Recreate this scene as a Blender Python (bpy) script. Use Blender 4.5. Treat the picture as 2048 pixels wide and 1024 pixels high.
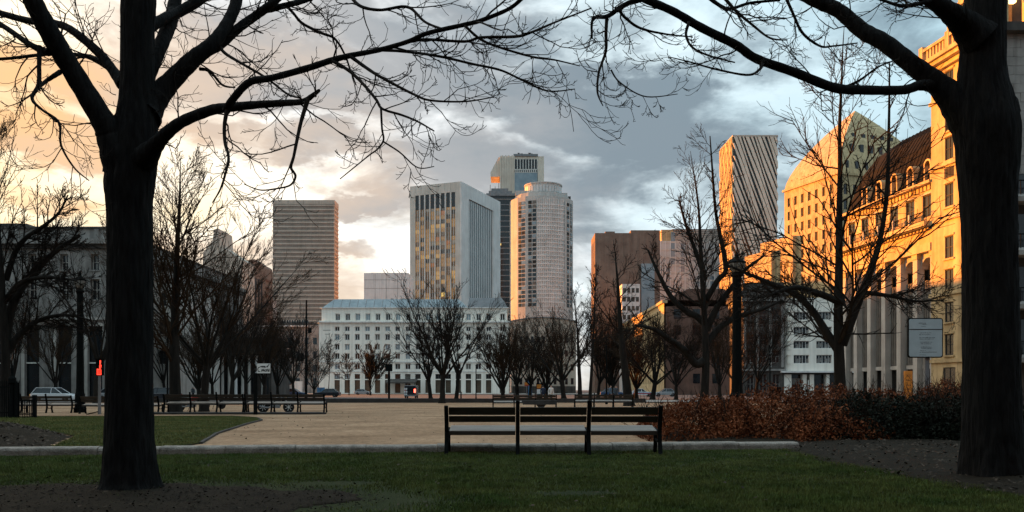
import bpy, bmesh, math, random
import numpy as np
from mathutils import Vector, Matrix

for _o in list(bpy.data.objects):
    bpy.data.objects.remove(_o)
SC = bpy.context.scene
COL = SC.collection
R = math.radians

# ------------------------------------------------------------------ camera
F = 2048 * 30.0 / 36.0          # focal length in photograph pixels
HZ, EYE = 780.0, 1.25           # horizon row, eye height
cam_d = bpy.data.cameras.new('camera'); cam = bpy.data.objects.new('camera', cam_d); COL.objects.link(cam)
cam_d.lens = 30.0; cam_d.sensor_width = 36.0; cam_d.sensor_fit = 'HORIZONTAL'
cam_d.shift_y = (HZ - 512) / 2048.0
cam_d.clip_end = 6000; cam_d.clip_start = 0.1
cam.location = (0, 0, EYE); cam.rotation_euler = (R(90), 0, 0)
SC.camera = cam
SC.view_settings.view_transform = 'Standard'; SC.view_settings.look = 'None'
SC.view_settings.gamma = 1.0; SC.view_settings.use_curve_mapping = False
SC.view_settings.exposure = 1.95
SC.cycles.max_bounces = 6; SC.cycles.diffuse_bounces = 3; SC.cycles.glossy_bounces = 3
SC.cycles.transmission_bounces = 4; SC.cycles.use_denoising = True

# ------------------------------------------------------------------ sun and sky
SUN_EL, SUN_AZ = R(6.0), R(-58)      # azimuth from +Y towards +X
S = Vector((math.sin(SUN_AZ) * math.cos(SUN_EL), math.cos(SUN_AZ) * math.cos(SUN_EL), math.sin(SUN_EL)))
sun_d = bpy.data.lights.new('sun', 'SUN'); sun = bpy.data.objects.new('sun', sun_d); COL.objects.link(sun)
sun_d.energy = 4.2; sun_d.angle = R(0.53); sun_d.color = (1.0, 0.29, 0.022)
sun.rotation_euler = S.to_track_quat('Z', 'Y').to_euler(); sun.location = S * 300

W = bpy.data.worlds.new('World'); SC.world = W; W.use_nodes = True
wn, wl = W.node_tree.nodes, W.node_tree.links; wn.clear()
def wnode(t, **k):
    n = wn.new(t)
    for a, b in k.items(): setattr(n, a, b)
    return n
def wset(sock, v):
    if hasattr(v, 'is_output') or isinstance(v, bpy.types.NodeSocket): wl.new(v, sock)
    else: sock.default_value = v
def wm(op, a, b=0.0, c=None, clamp=False):
    n = wnode('ShaderNodeMath', operation=op, use_clamp=clamp)
    wset(n.inputs[0], a); wset(n.inputs[1], b)
    if c is not None: wset(n.inputs[2], c)
    return n.outputs[0]
def wramp(fac, stops):
    n = wnode('ShaderNodeValToRGB'); n.color_ramp.interpolation = 'EASE'
    el = n.color_ramp.elements
    while len(el) < len(stops): el.new(0.5)
    for e, (p, c) in zip(el, stops): e.position = p; e.color = (*c, 1)
    wl.new(fac, n.inputs[0]); return n.outputs[0]
def wmix(f, a, b, mode='MIX'):
    n = wnode('ShaderNodeMix', data_type='RGBA', blend_type=mode)
    wset(n.inputs[0], f); wset(n.inputs[6], a); wset(n.inputs[7], b); return n.outputs[2]
def wmap(v, a, b, c=0.0, d=1.0, smooth=True):
    n = wnode('ShaderNodeMapRange', interpolation_type='SMOOTHSTEP' if smooth else 'LINEAR')
    wset(n.inputs[0], v); n.inputs[1].default_value = a; n.inputs[2].default_value = b
    n.inputs[3].default_value = c; n.inputs[4].default_value = d; return n.outputs[0]
tc = wnode('ShaderNodeTexCoord')
sep = wnode('ShaderNodeSeparateXYZ'); wl.new(tc.outputs['Generated'], sep.inputs[0])
dx, dy, dz = sep.outputs
phi = wm('ARCTAN2', dx, dy)
elv = wm('ARCSINE', dz)
# soft domain warp so that nothing in the sky has a clean outline
def wnoise(vec, scale, detail=6, rough=0.55, dist=0.0, w=None):
    n = wnode('ShaderNodeTexNoise', noise_dimensions='3D')
    wl.new(vec, n.inputs['Vector']); n.inputs['Scale'].default_value = scale
    n.inputs['Detail'].default_value = detail; n.inputs['Roughness'].default_value = rough
    n.inputs['Distortion'].default_value = dist; return n.outputs['Fac'], n.outputs['Color']
mp = wnode('ShaderNodeMapping'); wl.new(tc.outputs['Generated'], mp.inputs[0]); mp.inputs['Scale'].default_value = (1, 1, 2.4)
mp.inputs['Location'].default_value = (3.1, 1.7, 0.4)
n1, _ = wnoise(mp.outputs[0], 3.2, 9, 0.58, 0.6)
n2, _ = wnoise(mp.outputs[0], 9.0, 8, 0.6, 0.4)
wpx, wc = wnoise(mp.outputs[0], 6.0, 6, 0.6)
wsep = wnode('ShaderNodeSeparateColor'); wl.new(wc, wsep.inputs[0])
phw = wm('ADD', phi, wm('MULTIPLY', wm('SUBTRACT', wsep.outputs[0], 0.5), 0.20))
elw = wm('ADD', elv, wm('MULTIPLY', wm('SUBTRACT', wsep.outputs[1], 0.5), 0.13))
def bank(px, py, rx, ry, amt, tilt=0.0):
    """a bank of cloud at a bearing and an elevation of the sky, soft edged"""
    p0 = math.atan((px - 1024) / F); e0 = math.atan((HZ - py) / F * math.cos(p0))
    u = wm('SUBTRACT', phw, p0); v = wm('SUBTRACT', elw, e0)
    if tilt: v = wm('SUBTRACT', v, wm('MULTIPLY', u, tilt))
    q = wm('ADD', wm('POWER', wm('ABSOLUTE', wm('DIVIDE', u, rx / F)), 2.0), wm('POWER', wm('ABSOLUTE', wm('DIVIDE', v, ry / F)), 2.0))
    return wm('MULTIPLY', wmap(q, 0.15, 1.5, 1.0, 0.0), amt)
dens = wm('MULTIPLY', wm('SUBTRACT', n1, 0.5), 2.2)
dens = wm('ADD', dens, wm('MULTIPLY', wm('SUBTRACT', n2, 0.5), 1.4))
dens = wm('ADD', dens, 0.50)
for b in [(1300, 235, 340, 75, 0.75, -0.16), (1060, 340, 330, 55, 0.28), (735, 425, 75, 26, 0.75), (705, 502, 62, 22, 0.6),
          (70, 275, 200, 40, 0.7), (150, 140, 300, 34, .5), (880, 90, 330, 110, 0.55), (1760, 60, 330, 90, 0.12), (430, 160, 260, 100, 0.35), (60, 400, 140, 22, 0.6), (560, 300, 260, 30, .55), (620, 215, 200, 36, .5),
          (470, 420, 250, 70, -0.7), (850, 500, 260, 60, -0.4), (1590, 225, 200, 70, -0.4), (1450, 420, 240, 60, -0.2), (960, 205, 200, 40, -0.2),
          (200, 430, 260, 45, -0.45)]:
    dens = wm('ADD', dens, bank(*b))
dens = wmap(dens, 0.12, 0.95)
dt = wnode('ShaderNodeVectorMath', operation='DOT_PRODUCT'); wl.new(tc.outputs['Generated'], dt.inputs[0])
dt.inputs[1].default_value = (math.sin(SUN_AZ), math.cos(SUN_AZ), 0.10)
s = wm('MULTIPLY_ADD', dt.outputs['Value'], 0.5, 0.5)           # 0 away from the sun .. 1 towards it
s = wm('SUBTRACT', s, wm('MULTIPLY', wmap(elv, 0.05, 0.6), 0.095))  # the glow fades with height
s = wm('ADD', s, wm('MULTIPLY', wm('SUBTRACT', wsep.outputs[2], 0.5), 0.16))
lit = wramp(s, [(0.15, (.38, .50, .56)), (0.50, (.40, .56, .63)), (0.66, (.56, .67, .71)), (0.77, (.80, .82, .82)), (0.86, (.96, .86, .72)), (0.93, (1.0, .80, .50)), (1.0, (1.0, .73, .38))])
drk = wramp(s, [(0.15, (.16, .205, .235)), (0.50, (.15, .215, .26)), (0.68, (.175, .22, .255)), (0.77, (.31, .32, .33)), (0.85, (.52, .42, .34)), (0.93, (.76, .46, .23)), (1.0, (.84, .47, .19))])
cloud = wmix(dens, lit, drk)
# low warm light along the horizon on the sunny half
low = wm('MULTIPLY', wmap(elv, 0.0, 0.15, 1.0, 0.0), wmap(s, 0.66, 0.86))
cloud = wmix(wm('MULTIPLY', low, 0.55), cloud, (1.0, .80, .55, 1))
sky = wnode('ShaderNodeTexSky', sky_type='NISHITA', sun_disc=False)
sky.sun_elevation = SUN_EL; sky.sun_rotation = SUN_AZ; sky.air_density = 1.2; sky.dust_density = 2.5; sky.ozone_density = 1.5
nis = wmix(1.0, sky.outputs[0], (0.12, 0.12, 0.12, 1), 'MULTIPLY')
gap = wm('MULTIPLY', wmap(n2, 0.50, 0.70), wm('SUBTRACT', 1.0, dens))
col = wmix(wm('MULTIPLY', gap, 0.45), cloud, nis)
# an overcast sky is brighter overhead than at the horizon
zen = wmap(elv, 0.25, 1.4, 1.0, 2.3)
zc = wnode('ShaderNodeCombineColor')
for i in range(3): wl.new(zen, zc.inputs[i])
col = wmix(1.0, col, zc.outputs[0], 'MULTIPLY')
bg = wnode('ShaderNodeBackground'); wl.new(col, bg.inputs[0]); bg.inputs[1].default_value = 0.385
wo = wnode('ShaderNodeOutputWorld'); wl.new(bg.outputs[0], wo.inputs[0])

# ------------------------------------------------------------------ helpers
def P(px, py, Y):
    return Vector(((px - 1024) / F * Y, Y, EYE + (HZ - py) / F * Y))
def GX(px, Y): return (px - 1024) / F * Y
def GZ(py, Y): return EYE + (HZ - py) / F * Y
def GY(py): return EYE * F / (py - HZ)

def tag(o, label=None, cat=None, group=None, kind=None):
    if label: o['label'] = label
    if cat: o['category'] = cat
    if group: o['group'] = group
    if kind: o['kind'] = kind
    return o
def thing(name, label, cat, loc=(0, 0, 0), rz=0.0, group=None):
    o = bpy.data.objects.new(name, None); COL.objects.link(o)
    o.location = loc; o.rotation_euler = (0, 0, rz); o.empty_display_size = 0.3
    return tag(o, label, cat, group)
def link(name, me, parent=None, loc=None, rz=None, mat=None):
    o = bpy.data.objects.new(name, me); COL.objects.link(o)
    if parent: o.parent = parent
    if loc is not None: o.location = loc
    if rz: o.rotation_euler = (0, 0, rz)
    if mat is not None and not me.materials: me.materials.append(mat)
    return o
def copy_tree(o, parent=None):
    c = o.copy(); COL.objects.link(c); c.parent = parent
    for ch in list(o.children):
        copy_tree(ch, c)
    return c

class MB:
    def __init__(s): s.v = []; s.f = []; s.M = None
    def add(s, vs, fs):
        b = len(s.v)
        if s.M is not None: vs = [tuple(s.M @ Vector(p)) for p in vs]
        s.v += [tuple(p) for p in vs]; s.f += [tuple(b + i for i in f) for f in fs]
        return s
    def box(s, x0, x1, y0, y1, z0, z1):
        return s.add([(x0,y0,z0),(x1,y0,z0),(x1,y1,z0),(x0,y1,z0),(x0,y0,z1),(x1,y0,z1),(x1,y1,z1),(x0,y1,z1)],
            [(0,3,2,1),(4,5,6,7),(0,1,5,4),(1,2,6,5),(2,3,7,6),(3,0,4,7)])
    def quad(s, a, b, c, d): return s.add([a, b, c, d], [(0, 1, 2, 3)])
    def prism_xz(s, poly, y0, y1):      # polygon (x,z), counter-clockwise seen from -y
        n = len(poly)
        return s.add([(x, y0, z) for x, z in poly] + [(x, y1, z) for x, z in poly],
            [tuple(range(n)), tuple(range(2*n-1, n-1, -1))] + [((i+1) % n, i, n+i, n+(i+1) % n) for i in range(n)])
    def prism_yz(s, poly, x0, x1):
        n = len(poly)
        return s.add([(x0, y, z) for y, z in poly] + [(x1, y, z) for y, z in poly],
            [tuple(range(n-1, -1, -1)), tuple(range(n, 2*n))] + [(i, (i+1) % n, n+(i+1) % n, n+i) for i in range(n)])
    def prism_xy(s, poly, z0, z1):
        n = len(poly)
        return s.add([(x, y, z0) for x, y in poly] + [(x, y, z1) for x, y in poly],
            [tuple(range(n-1, -1, -1)), tuple(range(n, 2*n))] + [(i, (i+1) % n, n+(i+1) % n, n+i) for i in range(n)])
    def lathe(s, prof, n=16, c=(0, 0), a0=0.0, a1=None):
        full = a1 is None; a1 = a0 + 2*math.pi if full else a1
        m = n if full else n + 1
        vs = []
        for r, z in prof:
            for i in range(m):
                a = a0 + (a1 - a0) * i / n
                vs.append((c[0] + r*math.cos(a), c[1] + r*math.sin(a), z))
        fs = []
        for j in range(len(prof) - 1):
            for i in range(n):
                k = (i + 1) % m
                fs.append((j*m+i, j*m+k, (j+1)*m+k, (j+1)*m+i))
        if full:
            if prof[-1][0] > 1e-4: fs.append(tuple((len(prof)-1)*m + i for i in range(m)))
            if prof[0][0] > 1e-4: fs.append(tuple(range(m-1, -1, -1)))
        return s.add(vs, fs)
    def tube(s, pts, rad, k=6):
        pts = [Vector(p) for p in pts]
        if not hasattr(rad, '__len__'): rad = [rad] * len(pts)
        vs = []
        for i, p in enumerate(pts):
            t = (pts[min(i+1, len(pts)-1)] - pts[max(i-1, 0)]).normalized()
            u = t.cross(Vector((0.31, 0.95, 0.05)) if abs(t.y) < 0.9 else Vector((1, 0, 0))).normalized(); w = t.cross(u)
            for j in range(k):
                a = 2*math.pi*(j+0.5)/k
                vs.append(p + (u*math.cos(a) + w*math.sin(a)) * rad[i])
        n = len(pts)
        fs = [(i*k+j, i*k+(j+1) % k, (i+1)*k+(j+1) % k, (i+1)*k+j) for i in range(n-1) for j in range(k)]
        fs += [tuple(range(k-1, -1, -1)), tuple((n-1)*k+j for j in range(k))]
        return s.add(vs, fs)
    def facade(s, x0, x1, z0, z1, ops, dep):
        """wall skin in the plane y=0 (facing -y) with real openings and reveals dep deep"""
        xs = sorted({x0, x1, *[o[0] for o in ops], *[o[1] for o in ops]})
        zs = sorted({z0, z1, *[o[2] for o in ops], *[o[3] for o in ops]})
        xs = [x for x in xs if x0 <= x <= x1]; zs = [z for z in zs if z0 <= z <= z1]
        for j in range(len(zs) - 1):
            zm = (zs[j] + zs[j+1]) / 2; run = None
            row = [o for o in ops if o[2] < zm < o[3]]
            for i in range(len(xs) - 1):
                xm = (xs[i] + xs[i+1]) / 2
                hole = any(o[0] < xm < o[1] for o in row)
                if not hole and run is None: run = xs[i]
                if run is not None and (hole or i == len(xs) - 2):
                    e = xs[i] if hole else xs[i+1]
                    s.quad((run, 0, zs[j]), (e, 0, zs[j]), (e, 0, zs[j+1]), (run, 0, zs[j+1])); run = None
        for a, b, c, d in ops:
            s.quad((a, 0, c), (a, 0, d), (a, dep, d), (a, dep, c)); s.quad((b, 0, d), (b, 0, c), (b, dep, c), (b, dep, d))
            s.quad((a, 0, d), (b, 0, d), (b, dep, d), (a, dep, d)); s.quad((b, 0, c), (a, 0, c), (a, dep, c), (b, dep, c))
        return s
    def mesh(s, name, mat=None, smooth=False):
        me = bpy.data.meshes.new(name); me.from_pydata(s.v, [], s.f); me.update()
        if mat: me.materials.append(mat)
        if smooth: me.polygons.foreach_set('use_smooth', [True] * len(me.polygons))
        return me
    def build(s, name, mat, parent=None, loc=None, rz=None, smooth=False):
        return link(name, s.mesh(name, mat, smooth), parent, loc, rz)

_cache = {}
def piece(name, mat, parent, loc, size, rz=None, rot=None):
    """a box part (centred in x, front face at y=0, base at z=0) sharing its mesh with alike pieces"""
    k = (name, mat.name, *[round(v, 2) for v in size])
    if k not in _cache:
        w, d, h = size
        _cache[k] = MB().box(-w/2, w/2, 0, d, 0, h).mesh(name, mat)
    o = link(name, _cache[k], parent, loc, rz)
    if rot: o.rotation_euler = rot
    return o

# ------------------------------------------------------------------ materials
MATS = {}
def mat(name, col, rough=0.8, var=0.18, scale=1.5, col2=None, bump=0.0, bscale=30, metal=0.0, spec=0.3, stretch=None, emit=None, streak=0.0, fine=0.0, fscale=60):
    if name in MATS: return MATS[name]
    m = bpy.data.materials.new(name); m.use_nodes = True
    n, l = m.node_tree.nodes, m.node_tree.links
    b = n['Principled BSDF']; b.inputs['Roughness'].default_value = rough; b.inputs['Metallic'].default_value = metal
    b.inputs['Specular IOR Level'].default_value = spec
    g = n.new('ShaderNodeNewGeometry'); vec = g.outputs['Position']
    if stretch:
        mp = n.new('ShaderNodeMapping'); mp.inputs['Scale'].default_value = stretch; l.new(vec, mp.inputs[0]); vec = mp.outputs[0]
    t = n.new('ShaderNodeTexNoise'); t.inputs['Scale'].default_value = scale; t.inputs['Detail'].default_value = 7; t.inputs['Roughness'].default_value = 0.62
    l.new(vec, t.inputs['Vector'])
    r = n.new('ShaderNodeValToRGB'); c2 = col2 or tuple(min(1, c*(1+var)) for c in col); c1 = col if col2 else tuple(c*(1-var) for c in col)
    r.color_ramp.elements[0].position = 0.32; r.color_ramp.elements[0].color = (*c1, 1)
    r.color_ramp.elements[1].position = 0.68; r.color_ramp.elements[1].color = (*c2, 1)
    l.new(t.outputs['Fac'], r.inputs[0]); out = r.outputs[0]
    if streak:                      # rain streaks and grime with a shape of their own
        mp2 = n.new('ShaderNodeMapping'); mp2.inputs['Scale'].default_value = (1.2, 1.2, 0.06); l.new(g.outputs['Position'], mp2.inputs[0])
        t2 = n.new('ShaderNodeTexNoise'); t2.inputs['Scale'].default_value = 1.3; t2.inputs['Detail'].default_value = 6; l.new(mp2.outputs[0], t2.inputs['Vector'])
        rr = n.new('ShaderNodeMapRange'); rr.inputs[1].default_value = .42; rr.inputs[2].default_value = .72; rr.inputs[3].default_value = 1.0; rr.inputs[4].default_value = 1.0 - streak
        l.new(t2.outputs['Fac'], rr.inputs[0])
        mx = n.new('ShaderNodeMix'); mx.data_type = 'RGBA'; mx.blend_type = 'MULTIPLY'; mx.inputs[0].default_value = 1
        l.new(out, mx.inputs[6]); cc = n.new('ShaderNodeCombineColor')
        for i in range(3): l.new(rr.outputs[0], cc.inputs[i])
        l.new(cc.outputs[0], mx.inputs[7]); out = mx.outputs[2]
    if fine:
        t4 = n.new('ShaderNodeTexNoise'); t4.inputs['Scale'].default_value = fscale; t4.inputs['Detail'].default_value = 5; t4.inputs['Roughness'].default_value = .7; l.new(g.outputs['Position'], t4.inputs['Vector'])
        r4 = n.new('ShaderNodeMapRange'); r4.inputs[1].default_value = .3; r4.inputs[2].default_value = .7; r4.inputs[3].default_value = 1-fine; r4.inputs[4].default_value = 1+fine; l.new(t4.outputs['Fac'], r4.inputs[0])
        c4 = n.new('ShaderNodeCombineColor')
        for i in range(3): l.new(r4.outputs[0], c4.inputs[i])
        m4 = n.new('ShaderNodeMix'); m4.data_type = 'RGBA'; m4.blend_type = 'MULTIPLY'; m4.inputs[0].default_value = 1; l.new(out, m4.inputs[6]); l.new(c4.outputs[0], m4.inputs[7]); out = m4.outputs[2]
    l.new(out, b.inputs['Base Color'])
    if bump:
        t3 = n.new('ShaderNodeTexNoise'); t3.inputs['Scale'].default_value = bscale; t3.inputs['Detail'].default_value = 8; l.new(vec, t3.inputs['Vector'])
        bp = n.new('ShaderNodeBump'); bp.inputs['Strength'].default_value = bump; bp.inputs['Distance'].default_value = 0.05
        l.new(t3.outputs['Fac'], bp.inputs['Height']); l.new(bp.outputs[0], b.inputs['Normal'])
    if emit:
        b.inputs['Emission Color'].default_value = (*emit[0], 1); b.inputs['Emission Strength'].default_value = emit[1]
    MATS[name] = m; return m

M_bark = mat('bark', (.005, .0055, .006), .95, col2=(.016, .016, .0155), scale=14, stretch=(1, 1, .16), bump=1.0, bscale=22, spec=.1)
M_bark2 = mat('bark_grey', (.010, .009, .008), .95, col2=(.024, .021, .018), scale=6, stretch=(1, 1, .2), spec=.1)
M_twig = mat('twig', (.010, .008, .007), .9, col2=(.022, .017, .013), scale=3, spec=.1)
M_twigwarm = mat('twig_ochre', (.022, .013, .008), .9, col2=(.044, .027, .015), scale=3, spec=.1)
M_soil = mat('soil', (.009, .007, .0045), .95, col2=(.021, .016, .010), scale=2.5, bump=.8, bscale=25, spec=.1)
M_lawn = mat('lawn_soil', (.012, .020, .007), .95, col2=(.030, .038, .013), scale=1.2, bump=.6, bscale=30, spec=.1)
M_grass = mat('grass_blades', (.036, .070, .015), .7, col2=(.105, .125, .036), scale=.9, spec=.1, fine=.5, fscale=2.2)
M_grass2 = mat('grass_lit', (.060, .090, .020), .7, col2=(.180, .165, .055), scale=.7, spec=.15)  # lighter copy of the grass, stronger light put into its colour
M_gravel = mat('gravel', (.205, .124, .073), .95, col2=(.385, .25, .155), scale=.32, bump=.6, bscale=40, spec=.1, fine=.42, fscale=5)
M_asphalt = mat('asphalt', (.040, .040, .042), .85, col2=(.070, .069, .068), scale=.5)
M_pave = mat('paving', (.23, .20, .175), .9, col2=(.32, .29, .26), scale=.4)
M_kerb = mat('kerb_stone', (.13, .116, .10), .85, col2=(.29, .26, .225), scale=5, bump=.5, bscale=30, fine=.3, fscale=40)
M_darkstone = mat('dark_stone', (.022, .021, .02), .8, col2=(.045, .042, .04), scale=2)
M_iron = mat('black_iron', (.006, .007, .007), .85, var=.3, scale=8, spec=.05)
M_wood = mat('dark_bench_wood', (.020, .017, .014), .5, col2=(.045, .038, .031), scale=9, stretch=(.15, 1, 1), spec=.4)
M_seat = mat('sky_sheen_seat_wood', (.085, .07, .055), .5, col2=(.165, .14, .115), scale=9, stretch=(.15, 1, 1), spec=.5)  # paler than the bench wood: sky reflection put into the colour
M_glass = mat('dark_glass', (.012, .015, .018), .12, var=.4, scale=.6, spec=.55)
M_glassb = mat('blue_grey_glass', (.16, .22, .26), .18, col2=(.26, .33, .36), scale=.15, spec=.6)
M_glasspale = mat('pale_glass', (.40, .40, .39), .25, col2=(.58, .575, .555), scale=.12, spec=.6)
M_white = mat('white_paint', (.70, .69, .66), .6, var=.08, scale=.5, streak=.25)
M_hotel = mat('white_render', (.78, .73, .64), .85, col2=(.89, .855, .77), scale=.25, streak=.18)
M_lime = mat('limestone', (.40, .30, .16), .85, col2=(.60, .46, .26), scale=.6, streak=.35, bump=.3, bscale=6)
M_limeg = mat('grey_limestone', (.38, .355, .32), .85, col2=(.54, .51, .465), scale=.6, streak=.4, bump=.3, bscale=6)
M_panel = mat('ribbed_grey_panel', (.13, .118, .105), .9, col2=(.20, .183, .16), scale=1.4, streak=.35)
M_greyst = mat('sooty_stone', (.18, .17, .158), .9, col2=(.33, .312, .29), scale=.5, streak=.5, bump=.3, bscale=5)
M_sooty = mat('black_sooty_stone', (.045, .04, .037), .9, col2=(.10, .09, .08), scale=.6, streak=.4)
M_slate = mat('slate', (.006, .0055, .005), .85, col2=(.015, .012, .010), scale=2.5, spec=.1)
M_zinc = mat('verdigris_zinc', (.15, .19, .21), .5, col2=(.27, .325, .345), scale=.5, spec=.5)
M_zincg = mat('grey_zinc', (.13, .135, .14), .5, col2=(.22, .225, .23), scale=.6, spec=.5)
M_tan = mat('tan_concrete', (.40, .345, .285), .85, col2=(.53, .465, .39), scale=.15, streak=.2)
M_conc = mat('pale_concrete', (.60, .585, .56), .85, col2=(.75, .735, .71), scale=.12, streak=.2)
M_concw = mat('warm_concrete', (.50, .46, .405), .85, col2=(.64, .59, .525), scale=.12, streak=.2)
M_brownb = mat('brown_brick', (.155, .108, .085), .9, col2=(.225, .165, .13), scale=.35, streak=.2)
M_redbr = mat('red_brown_brick', (.10, .055, .042), .9, col2=(.17, .095, .07), scale=.4, streak=.2)
M_bronze = mat('bronze_glass', (.045, .035, .025), .2, col2=(.10, .078, .055), scale=.3, spec=.55)
M_amber = [mat('amber_glow_%s' % a, c, .55, var=.2, scale=.3, emit=e) for a, c, e in [  # sunset reflection and window glow put into pane colour and weak emission
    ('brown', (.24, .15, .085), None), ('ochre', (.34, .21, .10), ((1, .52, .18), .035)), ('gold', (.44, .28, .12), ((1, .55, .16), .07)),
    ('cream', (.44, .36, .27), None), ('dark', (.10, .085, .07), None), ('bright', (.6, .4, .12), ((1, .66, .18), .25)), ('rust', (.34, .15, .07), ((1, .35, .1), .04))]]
M_dim = mat('dim_window', (.030, .026, .022), .6, var=.3, scale=.5, spec=.2)
M_cream = mat('cream_and_sunlit_cladding', (.60, .52, .42), .7, col2=(.74, .66, .55), scale=.1, streak=.2)
M_greyc = mat('grey_precast', (.40, .385, .36), .85, col2=(.53, .515, .485), scale=.12, streak=.2)
M_chalk = mat('cream_panel', (.60, .58, .53), .6, var=.12, scale=2)
M_orange = mat('orange_enamel', (.60, .21, .03), .45, var=.15, scale=3, spec=.4)
M_sign = mat('pale_sign', (.42, .49, .51), .5, var=.08, scale=3)
M_signw = mat('white_sign', (.75, .76, .74), .5, var=.05, scale=3)
M_ink = mat('ink', (.012, .012, .013), .6)
M_grey = mat('galvanised', (.22, .23, .24), .45, var=.15, scale=4, metal=.4)
M_redlamp = mat('red_lamp', (.6, .03, .02), .4, emit=((1, .05, .025), .8))
M_tail = mat('tail_lamp', (.6, .03, .02), .4, emit=((1, .08, .05), 2.0))
M_lampw = mat('warm_lamp', (.8, .6, .3), .4, emit=((1, .55, .18), 2.0))
M_frost = mat('frosted_lamp_glass', (.20, .19, .17), .35, var=.2, scale=6)
M_tyre = mat('tyre', (.012, .012, .012), .9)
M_rim = mat('rim', (.35, .35, .36), .35, metal=.7)
M_carw = mat('white_car_paint', (.62, .63, .64), .25, var=.05, spec=.5)
M_card = mat('dark_car_paint', (.02, .022, .028), .2, var=.1, spec=.6)
M_carb = mat('blue_car_paint', (.03, .07, .14), .25, var=.1, spec=.6)
M_cars = mat('silver_car_paint', (.28, .29, .30), .3, var=.08, spec=.6)
M_redp = mat('red_paint', (.45, .03, .02), .4)
M_bluep = mat('blue_paint', (.05, .16, .30), .4)
M_skin = mat('skin', (.42, .27, .20), .6)
M_hair = mat('hair', (.02, .014, .01), .7)
M_leafr = mat('russet_leaves', (.055, .016, .007), .8, col2=(.260, .085, .034), scale=2.2, spec=.1)
M_leafd = mat('dark_evergreen_leaves', (.004, .006, .004), .7, col2=(.016, .020, .012), scale=3, spec=.1)
M_crumb = mat('earth_crumbs', (.008, .007, .006), .95, col2=(.030, .024, .020), scale=7, spec=.05)
M_leafl = mat('fallen_leaves', (.014, .010, .007), .8, col2=(.085, .066, .05), scale=9, spec=.1)

# ------------------------------------------------------------------ ground, paths, lawns
rng = np.random.default_rng(7)
def sheet(name, poly, z, m, bumpy=0.0):
    mb = MB(); mb.add([(x, y, z) for x, y in poly], [tuple(range(len(poly)))])
    return tag(mb.build(name, m), kind='structure')
sheet('ground', [(-4000, -400), (4000, -400), (4000, 5000), (-4000, 5000)], 0.0, M_asphalt)
sheet('park_soil', [(-60, -6), (60, -6), (60, 16.5), (-60, 16.5)], 0.006, M_soil)
sheet('gravel_path', [(-75, 15.5), (46, 17.4), (44, 83), (-75, 83)], 0.010, M_gravel)
sheet('pavement', [(-110, 84.2), (48, 84.2), (44, 99), (-110, 99)], 0.09, M_pave)
sheet('hotel_pavement', [(-130, 244), (39, 244), (39, 330), (-130, 330)], 0.10, M_pave)

def near_edge(x):          # front line of the kerb across the picture
    return 16.95 + (x + 1.3) * 0.118
def soil_patch(x, y):      # bare earth round the left tree and worn spots
    return max(0, 1 - ((x + 4.8) / 3.6)**2 - ((y - 9.7) / 2.0)**2)
poly = [(-16, 8.0), (-16, near_edge(-16)+.05), (6.1, near_edge(6.1)+.05), (6.3, 18.9), (5.6, 14.6), (5.9, 11.5), (6.2, 9.0), (6.4, 5.0), (-16, 5.0)]
sheet('lawn', poly, 0.012, M_lawn)
LAWN2 = [(-7.15, 19.6), (-8.3, 24), (-9.6, 31), (-10.15, 34.6), (-11.2, 37.5), (-13.0, 39.6), (-22, 39.0), (-26, 33), (-16.5, 29), (-11.5, 22.5), (-9.6, 17.6), (-7.4, 16.75)]
sheet('lawn_by_path', LAWN2, 0.035, M_lawn)
e = MB()
for a, b in zip(LAWN2[:6], LAWN2[1:7]):
    d = (Vector(b) - Vector(a)).normalized(); nn = Vector((d.y, -d.x)) * .04
    e.prism_xy([(a[0]-nn.x, a[1]-nn.y), (a[0]+nn.x, a[1]+nn.y), (b[0]+nn.x, b[1]+nn.y), (b[0]-nn.x, b[1]-nn.y)], 0.0, 0.06)
tag(e.build('lawn_edging', M_darkstone), kind='structure')

def in_poly(x, y, poly):
    c = np.zeros(len(x), bool); n = len(poly)
    for i in range(n):
        (x1, y1), (x2, y2) = poly[i], poly[(i+1) % n]
        m = ((y1 > y) != (y2 > y)) & (x < (x2-x1)*(y-y1)/(y2-y1+1e-12)+x1); c ^= m
    return c
def tri_mesh(name, V, m, parent=None, nv=3):
    n = len(V) // nv
    me = bpy.data.meshes.new(name); me.vertices.add(len(V)); me.vertices.foreach_set('co', V.astype(np.float32).ravel())
    me.loops.add(len(V)); me.loops.foreach_set('vertex_index', np.arange(len(V), dtype=np.int32))
    me.polygons.add(n); me.polygons.foreach_set('loop_start', np.arange(0, len(V), nv, dtype=np.int32))
    me.polygons.foreach_set('loop_total', np.full(n, nv, np.int32)); me.update(calc_edges=True); me.materials.append(m)
    o = link(name, me, parent); return o
def blades(x, y, z, h, w):
    n = len(x); a = rng.uniform(0, 2*np.pi, n); lean = rng.uniform(.1, .7, n); la = rng.uniform(0, 2*np.pi, n)
    V = np.zeros((n, 3, 3))
    V[:, 0] = np.stack([x - np.cos(a)*w, y - np.sin(a)*w, z], 1); V[:, 1] = np.stack([x + np.cos(a)*w, y + np.sin(a)*w, z], 1)
    V[:, 2] = np.stack([x + np.cos(la)*lean*h, y + np.sin(la)*lean*h, z + h*np.sqrt(np.maximum(.15, 1-lean**2))], 1)
    return V.reshape(-1, 3)
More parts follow.
